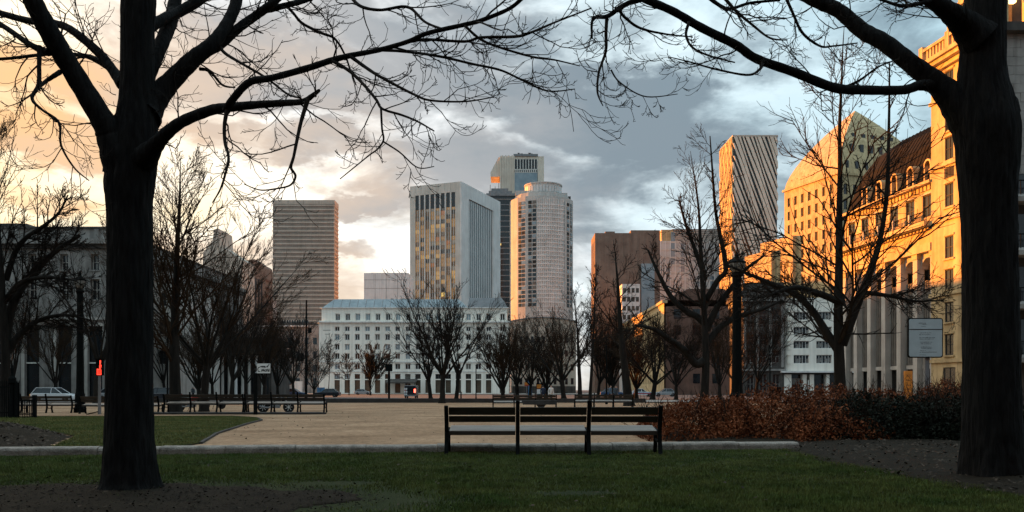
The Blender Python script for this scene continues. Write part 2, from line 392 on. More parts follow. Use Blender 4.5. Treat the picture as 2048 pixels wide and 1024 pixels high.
def vnoise(x, y, sc, seed=0):
    x = x*sc + seed*13.7; y = y*sc + seed*7.3
    xi = np.floor(x); yi = np.floor(y); fx = x-xi; fy = y-yi; fx = fx*fx*(3-2*fx); fy = fy*fy*(3-2*fy)
    def h(a, b): q = np.sin(a*127.1+b*311.7+seed)*43758.5453; return q-np.floor(q)
    return (h(xi, yi)*(1-fx)+h(xi+1, yi)*fx)*(1-fy)+(h(xi, yi+1)*(1-fx)+h(xi+1, yi+1)*fx)*fy
N = 330000
y = 8.0 + (np.sqrt(rng.uniform(0, 1, N))*0+rng.uniform(0, 1, N)**1.15)*10.4; x = rng.uniform(-.66, .66, N)*y
ok = in_poly(x, y, poly)
ns = vnoise(x, y, .9, 1)*.6+vnoise(x, y, 3.1, 2)*.4
patch = np.maximum(0, 1-((x+4.6)/4.4)**2-((y-9.3)/2.6)**2) + np.maximum(0, .8-((x-.7)/.8)**2-((y-10.2)/.35)**2) + np.maximum(0, .7-((x+2.3)/.9)**2-((y-11.3)/.4)**2)
ok &= rng.uniform(0, 1, N) > np.clip(patch*2.6*(ns+.35), 0, .985)
ok &= (y < near_edge(x)-.02) & (ns > .06)
x, y, ns = x[ok], y[ok], ns[ok]
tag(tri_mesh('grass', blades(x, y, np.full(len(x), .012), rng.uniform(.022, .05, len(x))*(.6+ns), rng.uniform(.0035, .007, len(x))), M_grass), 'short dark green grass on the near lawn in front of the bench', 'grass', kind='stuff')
N = 150000
x = rng.uniform(-26, -7, N); y = 16.5+rng.uniform(0, 1, N)**1.3*23.3
ok = in_poly(x, y, LAWN2); x, y = x[ok], y[ok]
tag(tri_mesh('grass', blades(x, y, np.full(len(x), .035), rng.uniform(.03, .065, len(x)), rng.uniform(.007, .014, len(x))), M_grass2), 'yellowish green grass with sunlight put in its colour on the lawn beyond the kerb at left', 'grass', kind='stuff')

# long kerb of rounded stones between lawn and path
kerb = thing('stone_kerb', 'long pale rounded stone kerb running across behind the bench', 'kerb'); kerb['kind'] = 'structure'
xk = -17.0
prof = [(0, 0), (0, .105), (.012, .135), (.04, .155), (.09, .165), (.30, .165), (.335, .15), (.35, .12), (.35, 0)]
random.seed(3)
while xk < 6.0:
    L = min(random.uniform(1.0, 1.45), 6.15 - xk)
    mb = MB(); dz = random.uniform(-.008, .008); dyy = random.uniform(-.012, .012)
    mb.prism_yz([(a + dyy, b + (dz if b else 0)) for a, b in prof][::-1], 0.006, L - 0.006)
    mb.v = [(px_, py_, pz) for px_, py_, pz in mb.v]
    o = mb.build('kerb_stone', M_kerb, kerb, (xk, near_edge(xk), 0), math.atan(.118))
    xk += L * math.cos(math.atan(.118))

# planting beds
def mound(name, poly, h, label):
    xs = [p[0] for p in poly]; ys = [p[1] for p in poly]
    nx, ny = 80, 80; V = []; Fc = []; idx = {}
    gx = np.linspace(min(xs), max(xs), nx); gy = np.linspace(min(ys), max(ys), ny)
    X, Y = np.meshgrid(gx, gy); ins = in_poly(X.ravel(), Y.ravel(), poly).reshape(X.shape)
    d = np.full(X.shape, 9.0)
    for (x1, y1), (x2, y2) in zip(poly, poly[1:]+poly[:1]):
        t = np.clip(((X-x1)*(x2-x1)+(Y-y1)*(y2-y1))/((x2-x1)**2+(y2-y1)**2), 0, 1)
        d = np.minimum(d, np.hypot(X-x1-t*(x2-x1), Y-y1-t*(y2-y1)))
    ins &= d > .5*vnoise(X, Y, 1.9, 9)*(h < .05)
    Z = np.where(ins, .02+h*np.minimum(1, d/1.2)*(.6+.7*vnoise(X, Y, 1.3, 5)), -.03)
    V = np.stack([X, Y, Z], -1).reshape(-1, 3).tolist()
    Fc = [(j*nx+i, j*nx+i+1, (j+1)*nx+i+1, (j+1)*nx+i) for j in range(ny-1) for i in range(nx-1) if ins[j, i] or ins[j+1, i+1] or ins[j+1, i] or ins[j, i+1]]
    me = bpy.data.meshes.new(name); me.from_pydata(V, [], Fc); me.materials.append(M_soil); me.update()
    me.polygons.foreach_set('use_smooth', [True]*len(me.polygons))
    o = link(name, me); tag(o, label, 'planting bed', kind='structure')
    def zf(x, y):
        q = np.full(len(x), 9.0)
        for (x1, y1), (x2, y2) in zip(poly, poly[1:]+poly[:1]):
            t = np.clip(((x-x1)*(x2-x1)+(y-y1)*(y2-y1))/((x2-x1)**2+(y2-y1)**2), 0, 1); q = np.minimum(q, np.hypot(x-x1-t*(x2-x1), y-y1-t*(y2-y1)))
        return .02+h*np.minimum(1, q/1.2)*(.6+.7*vnoise(x, y, 1.3, 5))
    return zf
BED_R = [(5.75, 18.6), (5.35, 15.0), (5.5, 12.0), (5.9, 9.0), (6.2, 6.5), (22, 6.5), (24, 18.0), (20, 25.5), (3.9, 25.5), (3.3, 21.6), (4.6, 19.6), (6.2, 19.2)]
zR = mound('planting_bed', BED_R, .10, 'dark earth bed under the hedge and the right tree')
BED_L = [(-9.7, 17.5), (-11.6, 22.5), (-16.3, 29), (-22, 33.5), (-34, 34), (-34, 15.6), (-12, 16.2)]
zL = mound('planting_bed', BED_L, .22, 'dark leaf strewn earth bed behind the kerb at far left')
def litter(n, poly, box, zf, s0, s1, label, m=None):
    x = rng.uniform(box[0], box[1], n); y = rng.uniform(box[2], box[3], n); ok = in_poly(x, y, poly); x, y = x[ok], y[ok]; n = len(x)
    s = rng.uniform(s0, s1, n); a = rng.uniform(0, 6.28, n); tx = rng.uniform(-.6, .6, n); ty = rng.uniform(-.6, .6, n)
    z = (zf(x, y) if callable(zf) else zf) + rng.uniform(0.005, .03, n); V = np.zeros((n, 4, 3))
    for k, (u, v) in enumerate([(-1, -.55), (1, -.45), (.8, .6), (-.9, .5)]):
        ox = s*(u*np.cos(a)-v*np.sin(a)); oy = s*(u*np.sin(a)+v*np.cos(a))
        V[:, k] = np.stack([x+ox, y+oy, z+ox*tx+oy*ty], 1)
    tag(tri_mesh('fallen_leaves', V.reshape(-1, 3), m or M_leafl, nv=4), label, 'fallen leaves', kind='stuff')
litter(2600, BED_R, (5, 14, 8, 19.5), zR, .012, .035, 'pale and brown fallen leaves strewn on the bed below the right hedge')
litter(5200, BED_L, (-26, -9, 16, 33), zL, .02, .05, 'fallen leaves strewn over the dark mound at far left')
lawnleaf = [(-9, 8.2), (-9, 15.5), (5.3, 17), (5.3, 8.2)]
SOIL = [(-9.5, 7.6), (-8.6, 10.4), (-7.0, 11.2), (-5.4, 11.5), (-3.6, 11.2), (-2.0, 10.6), (-1.3, 9.6), (-1.8, 8.7), (-1.2, 7.6)]
zS = mound('bare_soil', SOIL, .022, 'patch of bare trodden earth round the foot of the left great tree')
litter(5000, SOIL, (-9.5, -1.2, 7.6, 11.6), zS, .006, .02, 'dark crumbs of earth and leaf on the bare patch under the left tree', M_crumb)
litter(420, [(-10, 18), (4, 18.3), (14, 60), (-14, 60), (-10.4, 36)], (-14, 14, 18, 60), .012, .012, .035, 'dead leaves blown across the gravel path')
litter(220, lawnleaf, (-9, 5.3, 8.2, 16.5), .035, .012, .03, 'few pale dead leaves scattered on the near lawn')

# low dark retaining kerb at the far side of the gravel and plinth below the far benches
mb = MB(); mb.box(-42, 13, 83.0, 83.5, 0, .42); tag(mb.build('low_wall', M_darkstone), 'low black stone wall along the far edge of the gravel', 'wall')
mb = MB(); mb.prism_xy([(-18.9, 43.2), (-10.2, 43.2), (-9.5, 43.7), (-10.2, 44.9), (-18.9, 44.9)], 0, .10)
tag(mb.build('bench_plinth', M_darkstone), 'low black stone plinth carrying the benches beyond the lawn', 'plinth')
for xx0, xx1, yy in [(-150, 44, 99.2), (-150, 39, 243.6)]:
    mb = MB(); mb.box(xx0, xx1, yy-.15, yy+.15, 0, .13); tag(mb.build('road_kerb', M_kerb), kind='structure')
mb = MB()
for i in range(40): mb.box(-110+i*4.0, -107.8+i*4.0, 150, 150.2, .004, .008)
tag(mb.build('lane_marking', M_white), kind='structure')

# ------------------------------------------------------------------ bare trees
class Wood:
    """collects tapering tubes as quads"""
    def __init__(s): s.V = []; s.Q = []; s.n = 0; s.queue = {}
    def batch(s, pts, rr, k):
        m, n, _ = pts.shape
        t = np.empty_like(pts); t[:, 1:-1] = pts[:, 2:]-pts[:, :-2]; t[:, 0] = pts[:, 1]-pts[:, 0]; t[:, -1] = pts[:, -1]-pts[:, -2]; t = vunit(t)
        ref = np.where(np.abs(t[:, :1, 1:2]) < .85, np.array([.36, .93, .1]), np.array([1., .1, .2]))
        u = vunit(np.cross(t, np.broadcast_to(ref, t.shape))); w = np.cross(t, u); a = np.arange(k)*2*np.pi/k
        ring = pts[:, :, None]+rr[:, :, None, None]*(u[:, :, None]*np.cos(a)[None, None, :, None]+w[:, :, None]*np.sin(a)[None, None, :, None])
        s.V.append(ring.reshape(-1, 3))
        o = (np.arange(m)*n*k)[:, None, None]; i = (np.arange(n-1)*k)[None, :, None]; j = np.arange(k)[None, None]; j2 = (j+1) % k
        s.Q.append(np.stack([o+i+j, o+i+j2, o+i+k+j2, o+i+k+j], -1).reshape(-1, 4)+s.n); s.n += m*n*k
    def flush(s):
        for (_, lev), (q, rg, p, d, L, r) in list(s.queue.items()): grow(s, np.array(p, float), np.array(d, float), np.array(L, float), np.array(r, float), lev, rg, q)
        s.queue = {}
    def tube(s, pts, rad, k):
        p = np.asarray(pts, float); r = np.asarray(rad, float); n = len(p)
        t = np.gradient(p, axis=0); t /= np.linalg.norm(t, axis=1)[:, None]+1e-9
        ref = np.array([.36, .93, .1]) if abs(t[0, 1]) < .85 else np.array([1., .1, .2])
        u = np.cross(t, ref); u /= np.linalg.norm(u, axis=1)[:, None]+1e-9; w = np.cross(t, u)
        a = np.arange(k)*2*np.pi/k
        ring = p[:, None]+r[:, None, None]*(u[:, None]*np.cos(a)[None, :, None]+w[:, None]*np.sin(a)[None, :, None])
        s.V.append(ring.reshape(-1, 3))
        i = np.arange(n-1)[:, None]*k; j = np.arange(k)[None]; j2 = (j+1) % k
        q = np.stack([i+j, i+j2, i+k+j2, i+k+j], -1).reshape(-1, 4)+s.n
        s.Q.append(q); s.n += n*k
    def mesh(s, name, m, smooth=True):
        s.flush()
        V = np.concatenate(s.V).astype(np.float32); Q = np.concatenate(s.Q).astype(np.int32)
        me = bpy.data.meshes.new(name); me.vertices.add(len(V)); me.vertices.foreach_set('co', V.ravel())
        me.loops.add(Q.size); me.loops.foreach_set('vertex_index', Q.ravel())
        me.polygons.add(len(Q)); me.polygons.foreach_set('loop_start', np.arange(0, Q.size, 4, dtype=np.int32))
        me.polygons.foreach_set('loop_total', np.full(len(Q), 4, np.int32))
        me.polygons.foreach_set('use_smooth', np.full(len(Q), smooth)); me.update(calc_edges=True); me.materials.append(m)
        return me
def unit(v): return v/(np.linalg.norm(v)+1e-9)
def side_dir(d, ang, rg, flat=0.0, prefer=None):
    a = rg.normal(size=3)
    if prefer is not None: a = a*.55+prefer
    a -= d*np.dot(a, d); a = unit(a); a[2] *= (1-flat); a = unit(a)
    return unit(d*math.cos(ang)+a*math.sin(ang))
def path(p, d, L, n, rg, wob, up0, up1, kink=0.0):
    pts = [np.array(p, float)]; d = unit(np.array(d, float)); ds = [d]
    for i in range(n):
        t = i/max(1, n-1)
        d = unit(d+rg.normal(size=3)*wob+np.array([0, 0, up0*(1-t)+up1*t]))
        if kink and rg.uniform() < .3: d = unit(d+rg.normal(size=3)*kink)
        pts.append(pts[-1]+d*L/n); ds.append(d)
    return np.array(pts), ds
def twigs(T, p, d, L, r, lev, rg, q):
    """side shoots, queued and grown together: q = dict(n, ang, ratio, wob, up0, up1, rmin, levels)"""
    T.queue.setdefault((id(q), lev), (q, rg, [], [], [], []))
    e = T.queue[(id(q), lev)]; e[2].append(p); e[3].append(d); e[4].append(L); e[5].append(r)
def vunit(a): return a/(np.linalg.norm(a, axis=-1, keepdims=True)+1e-9)
def grow(T, Pn, D, L, r, lev, rg, q):
    m = len(Pn); n = q.get('segs', (5, 4, 3, 3))[min(lev, 3)]
    pts = np.zeros((m, n+1, 3)); ds = np.zeros((m, n+1, 3)); pts[:, 0] = Pn; d = vunit(D); ds[:, 0] = d; kk = q.get('kink', 0)
    for i in range(n):
        t = i/max(1, n-1)
        d = d+rg.normal(size=(m, 3))*(q['wob']+kk*(rg.uniform(size=(m, 1)) < .3)); d[:, 2] += q['up0']*(1-t)+q['up1']*t; d = vunit(d)
        pts[:, i+1] = pts[:, i]+d*(L/n)[:, None]; ds[:, i+1] = d
    rr = np.maximum(q['rmin'], r[:, None]*np.linspace(1, .35, n+1)[None])
    T.batch(pts, rr, (5, 4, 3, 3)[min(lev, 3)])
    if lev >= q['levels']: return
    c = int(round(q['n'][min(lev, len(q['n'])-1)]*1.25))
    if c < 1: return
    t = (np.arange(c)[None]+rg.uniform(.3, 1, (m, c)))/c*.92+.08
    k = np.minimum(n-1, (t*n).astype(int)); f = (t*n-k)[..., None]; ii = np.arange(m)[:, None]
    base = pts[ii, k]*(1-f)+pts[ii, k+1]*f; dd = ds[ii, k+1]
    a = rg.normal(size=(m, c, 3)); a -= dd*np.sum(a*dd, -1, keepdims=True); a = vunit(a)
    ang = (q['ang']*rg.uniform(.6, 1.25, (m, c)))[..., None]
    cd = vunit(dd*np.cos(ang)+a*np.sin(ang)); cL = L[:, None]*q['ratio']*rg.uniform(.5, 1.15, (m, c))*(1.15-.55*t); cr = np.broadcast_to(r[:, None]*.55, (m, c))
    keep = rg.uniform(size=(m, c)) < .8
    grow(T, base[keep], cd[keep], cL[keep], cr[keep], lev+1, rg, q)

def spline(pts, n):
    p = np.array(pts, float); m = len(p); out = []
    for t in np.linspace(0, m-1, n):
        i = min(m-2, int(t)); f = t-i
        a, b, c, d = p[max(0, i-1)], p[i], p[i+1], p[min(m-1, i+2)]
        out.append(.5*((2*b)+(c-a)*f+(2*a-5*b+4*c-d)*f*f+(3*b-a-3*c+d)*f**3))
    return np.array(out)
def make_tree(name, label, loc, h, r, seed, style='leader', spread=3.0, limbs=16, dens=1.0, fork=0.28, extra=None, group=None, lean=(0, 0), mt=None, rmin=.010, droop=0.0, limb_ang=.75):
    rg = np.random.default_rng(seed); root = thing(name, label, 'tree', loc, 0, group)
    T = Wood(); C = Wood()
    q = dict(n=[8*dens, 5*dens] if style == 'leader' else [5*dens, 4*dens], ang=.65 if style == 'leader' else .42, ratio=.50, wob=.07, up0=.03-droop, up1=.08, rmin=rmin, levels=2, kink=.10)
    def trunk(p, d, L, r0, r1, n, w=.03, up=.05):
        pts, ds = path(p, d, L, n, rg, w, up, up, 0)
        rr = np.linspace(r0, r1, n+1); T.tube(pts, rr, 10); return pts, ds, rr
    z = np.array([0., 0, 1]); d0 = unit(np.array([lean[0], lean[1], 1.]))
    T.tube([[0, 0, -.1], [0, 0, .12], [d0[0]*.5, d0[1]*.5, .5]], [r*1.55, r*1.25, r*1.02], 12)
    if style == 'leader':
        pts, ds, rr = trunk((0, 0, 0), d0, h, r, .012, 22, .022, .03)
        for i in range(limbs):
            t = fork+(1-fork)*(i+rg.uniform(0, .8))/limbs*.93; k = min(21, int(t*22)); f = t*22-k
            b = pts[k]*(1-f)+pts[k+1]*f; rl = rr[k]*rg.uniform(.22, .38)
            prof = (1-t)**.75*1.0+.10
            a = limb_ang*rg.uniform(.75, 1.2)
            cd = side_dir(ds[k], a, rg)
            twigs(C, b, cd, spread*prof*rg.uniform(.75, 1.2)*1.25, max(rl, .02), 0, rg, q)
    else:                                   # vase: trunk breaks into several rising limbs
        zf = h*fork
        pts, ds, rr = trunk((0, 0, 0), d0, zf, r, r*.78, 6, .03)
        for i in range(limbs):
            a = 6.283*i/limbs+rg.uniform(-.5, .5); inc = rg.uniform(.12, 1.0)*math.atan2(spread, h-zf)*1.5
            cd = unit(np.array([math.cos(a)*math.sin(inc), math.sin(a)*math.sin(inc), math.cos(inc)]))
            b = pts[-1]-np.array([0, 0, rg.uniform(0, zf*.25)])
            L = (h-zf)*rg.uniform(.75, 1.08)/max(.5, math.cos(inc)*.75+.25)
            n = 9; p2, d2 = path(b, cd, L, n, rg, .05, .05, .03, .06)
            r0 = r*rg.uniform(.32, .5); r2 = np.linspace(r0, rmin*1.3, n+1); T.tube(p2, r2, 6)
            m = int(9*dens)
            for j in range(m):
                t = .22+.76*(j+rg.uniform(0, 1))/m; k = min(n-1, int(t*n)); f = t*n-k
                cd2 = side_dir(d2[k], .48*rg.uniform(.6, 1.3), rg)
                twigs(C, p2[k]*(1-f)+p2[k+1]*f, cd2, L*.44*rg.uniform(.6, 1.1)*(1.2-.6*t), r2[k]*.45, 0, rg, q)
    for pts, dY in extra or []:              # limbs laid out one by one
        sp = spline(pts, 26); tt = np.linspace(0, 1, 26); Y = loc[1]+dY*tt
        pos = np.stack([(sp[:, 0]-1024)/F*Y, Y, EYE+(HZ-sp[:, 1])/F*Y], 1)-np.array(loc); rad = np.maximum(rmin*1.2, sp[:, 2]/F*Y); T.tube(pos, rad, 8)
        for i in range(int(18*dens)):
            k = min(24, int((.2+.8*(i+rg.uniform(0, 1))/(18*dens))*25)); d = unit(pos[k+1]-pos[k])
            twigs(C, pos[k], side_dir(d, .75*rg.uniform(.7, 1.2), rg), spread*.3*rg.uniform(.5, 1.2), min(rad[k]*.45, .035), 0, rg, q)
    link('trunk', T.mesh('trunk', M_bark2), root)
    c = link('crown', C.mesh('crown', mt or M_twig, False), root)
    return root
def recopy(src, loc, rz, sc, label, group=None):
    c = copy_tree(src); c.location = loc; c.rotation_euler = (0, 0, rz); c.scale = sc if hasattr(sc, '__len__') else (sc, sc, sc)
    tag(c, label, group=group); return c

# --- the two great trees in front: limbs laid out by bearing, each at its own depth
def rough_trunk(prof, Yb, seed, sides=64):
    """prof: (px, py, r_px) up the stem; bark ridges are modelled"""
    rg = np.random.default_rng(seed); pr = np.array(prof, float); tt = np.arange(len(pr)); t = np.linspace(0, len(pr)-1, 150)
    X = np.interp(t, tt, pr[:, 0]); Yp = np.interp(t, tt, pr[:, 1]); Rr = np.interp(t, tt, pr[:, 2])
    ker = np.ones(7)/7
    for A in (X, Rr): A[3:-3] = np.convolve(A, ker, 'valid')
    a = np.arange(sides)*2*np.pi/sides; V = []
    for i in range(len(t)):
        c = P(X[i], Yp[i], Yb); r = Rr[i]/F*Yb*math.cos(math.atan((X[i]-1024)/F))*.985
        th = a+.10*math.sin(c.z*2.1)
        ridge = np.abs(np.sin(th*13+2.2*vnoise(th*3, np.full(sides, c.z*1.1), 1.0, seed)))**.6
        fine = vnoise(np.cos(a)*4+20, np.sin(a)*4+c.z*5, 1.6, seed+3)
        flare = 1+.10*np.cos(5*a+seed)*max(0, 1-c.z/.7)
        rr = r*flare*(.925+.085*ridge+.05*fine)
        V.append(np.stack([c.x+rr*np.cos(a), Yb+rr*np.sin(a), np.full(sides, c.z)], 1))
    T = Wood(); V = np.concatenate(V); T.V = [V]
    i = np.arange(len(t)-1)[:, None]*sides; j = np.arange(sides)[None]; j2 = (j+1) % sides
    T.Q = [np.stack([i+j, i+j2, i+sides+j2, i+sides+j], -1).reshape(-1, 4)]; return T
def great_limb(root, crown, pts, Y0, dY, rg, Y1=None, name='limb', nb=None, q=None, bl=1.0, start=.12):
    """pts (px,py,r_px); depth runs from Y0 by dY along the limb"""
    sp = spline(pts, max(8, len(pts)*5)); n = len(sp); tt = np.linspace(0, 1, n)
    Y = Y0+dY*tt+.05*np.sin(tt*9+Y0*7+dY)
    pos = np.stack([(sp[:, 0]-1024)/F*Y, Y, EYE+(HZ-sp[:, 1])/F*Y], 1)
    rad = np.maximum(.0035, sp[:, 2]/F*Y*np.cos(np.arctan((sp[:, 0]-1024)/F)))
    rad = rad*(1+.035*np.sin(np.arange(n)*2.3+dY*5))
    T = Wood(); T.tube(pos, rad, 14 if rad.max() > .05 else 7)
    link(name, T.mesh(name, M_bark if rad.max() > .03 else M_twig), root)
    L = np.sum(np.linalg.norm(np.diff(pos, axis=0), axis=1))
    if nb is None: nb = int(L*4.8)
    for i in range(nb):
        t = start+(1-start)*(i+rg.uniform(0, 1))/nb; k = min(n-2, int(t*(n-1))); f = t*(n-1)-k
        b = pos[k]*(1-f)+pos[k+1]*f; d = unit(pos[k+1]-pos[k])
        cd = side_dir(d, q['ang']*rg.uniform(.6, 1.4), rg)
        r0 = min(rad[k]*.5, .011)
        twigs(crown, b, cd, bl*rg.uniform(.35, 1.15), r0, 0 if rg.uniform() < .8 else 1, rg, q)
    return pos
QG = dict(n=[4, 3], ang=.72, ratio=.60, wob=.09, up0=-.10, up1=.26, rmin=.0031, levels=2, segs=(7, 6, 5, 4), kink=.22)

LT = thing('great_tree', 'massive bare tree with dark furrowed trunk in the left foreground', 'tree', (0, 0, 0))
YL = 10.67
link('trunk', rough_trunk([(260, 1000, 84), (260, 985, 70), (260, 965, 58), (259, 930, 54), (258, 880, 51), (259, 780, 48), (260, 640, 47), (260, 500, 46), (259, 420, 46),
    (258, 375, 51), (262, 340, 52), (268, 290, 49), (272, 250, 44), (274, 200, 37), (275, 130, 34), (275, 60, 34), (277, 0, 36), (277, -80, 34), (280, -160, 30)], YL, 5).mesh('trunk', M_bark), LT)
rg = np.random.default_rng(21); CR = Wood()
LIMBS_L = [
 ([(246, 330, 44), (222, 275, 31), (205, 240, 26), (150, 150, 23), (105, 75, 23), (65, 0, 21), (40, -60, 18), (10, -140, 14)], 0, -.9, 1.0),
 ([(246, 170, 14), (225, 140, 11), (200, 108, 10), (150, 65, 9), (115, 48, 8), (60, 42, 7.5), (0, 26, 7), (-60, 5, 6)], .1, .9, .9),
 ([(240, 155, 9), (222, 138, 8), (195, 121, 7), (165, 111, 5), (100, 108, 4), (0, 118, 3.5), (-70, 112, 2.5)], .15, 1.2, .8),
 ([(98, 105, 9), (62, 90, 7), (0, 48, 6), (-60, 15, 5)], -.6, .5, .8),
 ([(79, 92, 6), (78, 130, 5), (77, 170, 5), (64, 197, 4), (85, 220, 3), (118, 245, 3), (122, 290, 2.5), (148, 335, 2), (178, 361, 1.2)], -.65, -.5, .6),
 ([(120, 144, 6), (98, 158, 5), (80, 172, 4)], -.45, -.25, .4),
 ([(285, 235, 40), (305, 205, 29), (340, 165, 21), (385, 120, 18), (420, 92, 15), (445, 62, 13), (464, 28, 12), (474, -5, 12), (480, -70, 10)], 0, .8, .9),
 ([(408, 104, 11), (437, 92, 10), (476, 57, 9.5), (505, 36, 9), (527, 20, 9), (550, 2, 8), (575, -25, 7)], .55, .4, .8),
 ([(520, 24, 7), (545, 17, 7), (573, 10, 6), (605, 2, 6), (650, -18, 5)], .9, .4, .9),
 ([(573, 11, 3.5), (588, 28, 3), (605, 47, 3), (640, 65, 3), (670, 78, 2.5), (690, 110, 2), (700, 138, 2), (712, 170, 1.4)], 1.1, .3, .6),
 ([(282, 190, 20), (300, 140, 16), (322, 90, 15), (340, 45, 15), (349, 10, 14), (352, -40, 13)], .2, 1.2, .8),
 ([(300, 55, 12), (330, 36, 11), (358, 24, 11), (394, 3, 11), (440, -30, 9)], .5, 1.0, .9),
 ([(288, 318, 30), (310, 292, 18), (332, 268, 14), (365, 243, 12), (420, 221, 11), (455, 215, 10), (520, 209, 8), (570, 206, 7), (606, 203, 6), (624, 192, 5), (638, 181, 3.5)], -.1, -1.3, .7),
 ([(616, 198, 5), (603, 240, 4), (594, 280, 3.6), (587, 315, 3), (582, 335, 3), (591, 352, 2.6), (581, 370, 2), (555, 377, 1.8), (520, 380, 1.4), (488, 368, 1)], -1.35, -.5, .62),
 ([(455, 216, 5), (449, 250, 4), (450, 285, 3.6), (457, 315, 3), (450, 350, 2.6), (440, 380, 2), (425, 405, 1.2)], -.85, -.6, .62),
 ([(452, 222, 9), (466, 198, 8), (499, 164, 8), (542, 156, 7), (612, 137, 7), (661, 121, 6.4), (700, 111, 5.6), (757, 100, 5), (813, 84, 4.6), (856, 66, 4.6), (930, 49, 4.5), (964, 40, 4.4), (1017, 18, 4), (1045, -4, 4), (1075, -30, 3)], -.8, -1.6, .8),
 ([(815, 84, 3.4), (853, 79, 3), (930, 83, 2.8), (961, 75, 2.8), (1032, 73, 3), (1064, 64, 2.5), (1109, 45, 2), (1183, 16, 1.4)], -1.7, -.8, .7),
 ([(928, 50, 3), (960, 78, 2.6), (1000, 95, 2.4), (1066, 114, 2.2), (1110, 120, 1.7), (1160, 132, 1)], -1.95, -.4, .6),
 ([(757, 100, 3.2), (810, 103, 2.9), (880, 113, 2.7), (945, 128, 2.5), (1000, 140, 2.3), (1044, 160, 2), (1095, 182, 1.6), (1150, 178, 1)], -1.6, .4, .7),
 ([(700, 112, 4), (730, 134, 3.6), (763, 155, 3.2), (830, 190, 2.6), (863, 201, 2.2), (930, 203, 1.7), (988, 194, 1)], -1.5, -.6, .65),
 ([(665, 122, 4), (700, 143, 3.5), (730, 172, 3.2), (753, 200, 3), (765, 218, 2.6), (803, 230, 2.4), (835, 243, 2), (868, 262, 1.4)], -1.4, -.9, .6),
 ([(762, 214, 2.4), (764, 256, 2.2), (767, 280, 2), (755, 298, 1.8), (739, 310, 1.5), (712, 332, 1.3), (680, 358, 1)], -1.9, -.2, .5),
 ([(768, 284, 1.8), (800, 305, 1.6), (835, 335, 1.3), (868, 333, .9)], -1.9, .3, .4),
 ([(438, 92, 4), (452, 108, 3.4), (485, 128, 3), (520, 148, 2.6), (545, 165, 2.4), (575, 188, 2.2), (600, 196, 2)], .4, -.9, .6),
 ([(400, 138, 4), (420, 143, 3), (445, 170, 2.4), (470, 175, 1.6)], .3, .5, .5),
 ([(700, -10, 4), (720, 12, 3.4), (760, 20, 3), (815, 14, 3), (850, 44, 2.6), (885, 58, 2.2)], -.4, -.7, .8),
]
for pts, y0, dY, bl in LIMBS_L:
    great_limb(LT, CR, pts, YL+y0, dY, rg, q=QG, bl=bl*1.15, nb=None if max(p[2] for p in pts) < 9 else 8)
# shoots from the stem
for px, py in [(308, 225), (312, 160), (232, 190), (238, 215), (310, 262)]:
    twigs(CR, np.array(P(px, py, YL-.1)), unit(np.array([1 if px > 270 else -1, -.4, .25])), .22, .006, 1, rg, QG)
link('crown', CR.mesh('crown', M_twig, False), LT)

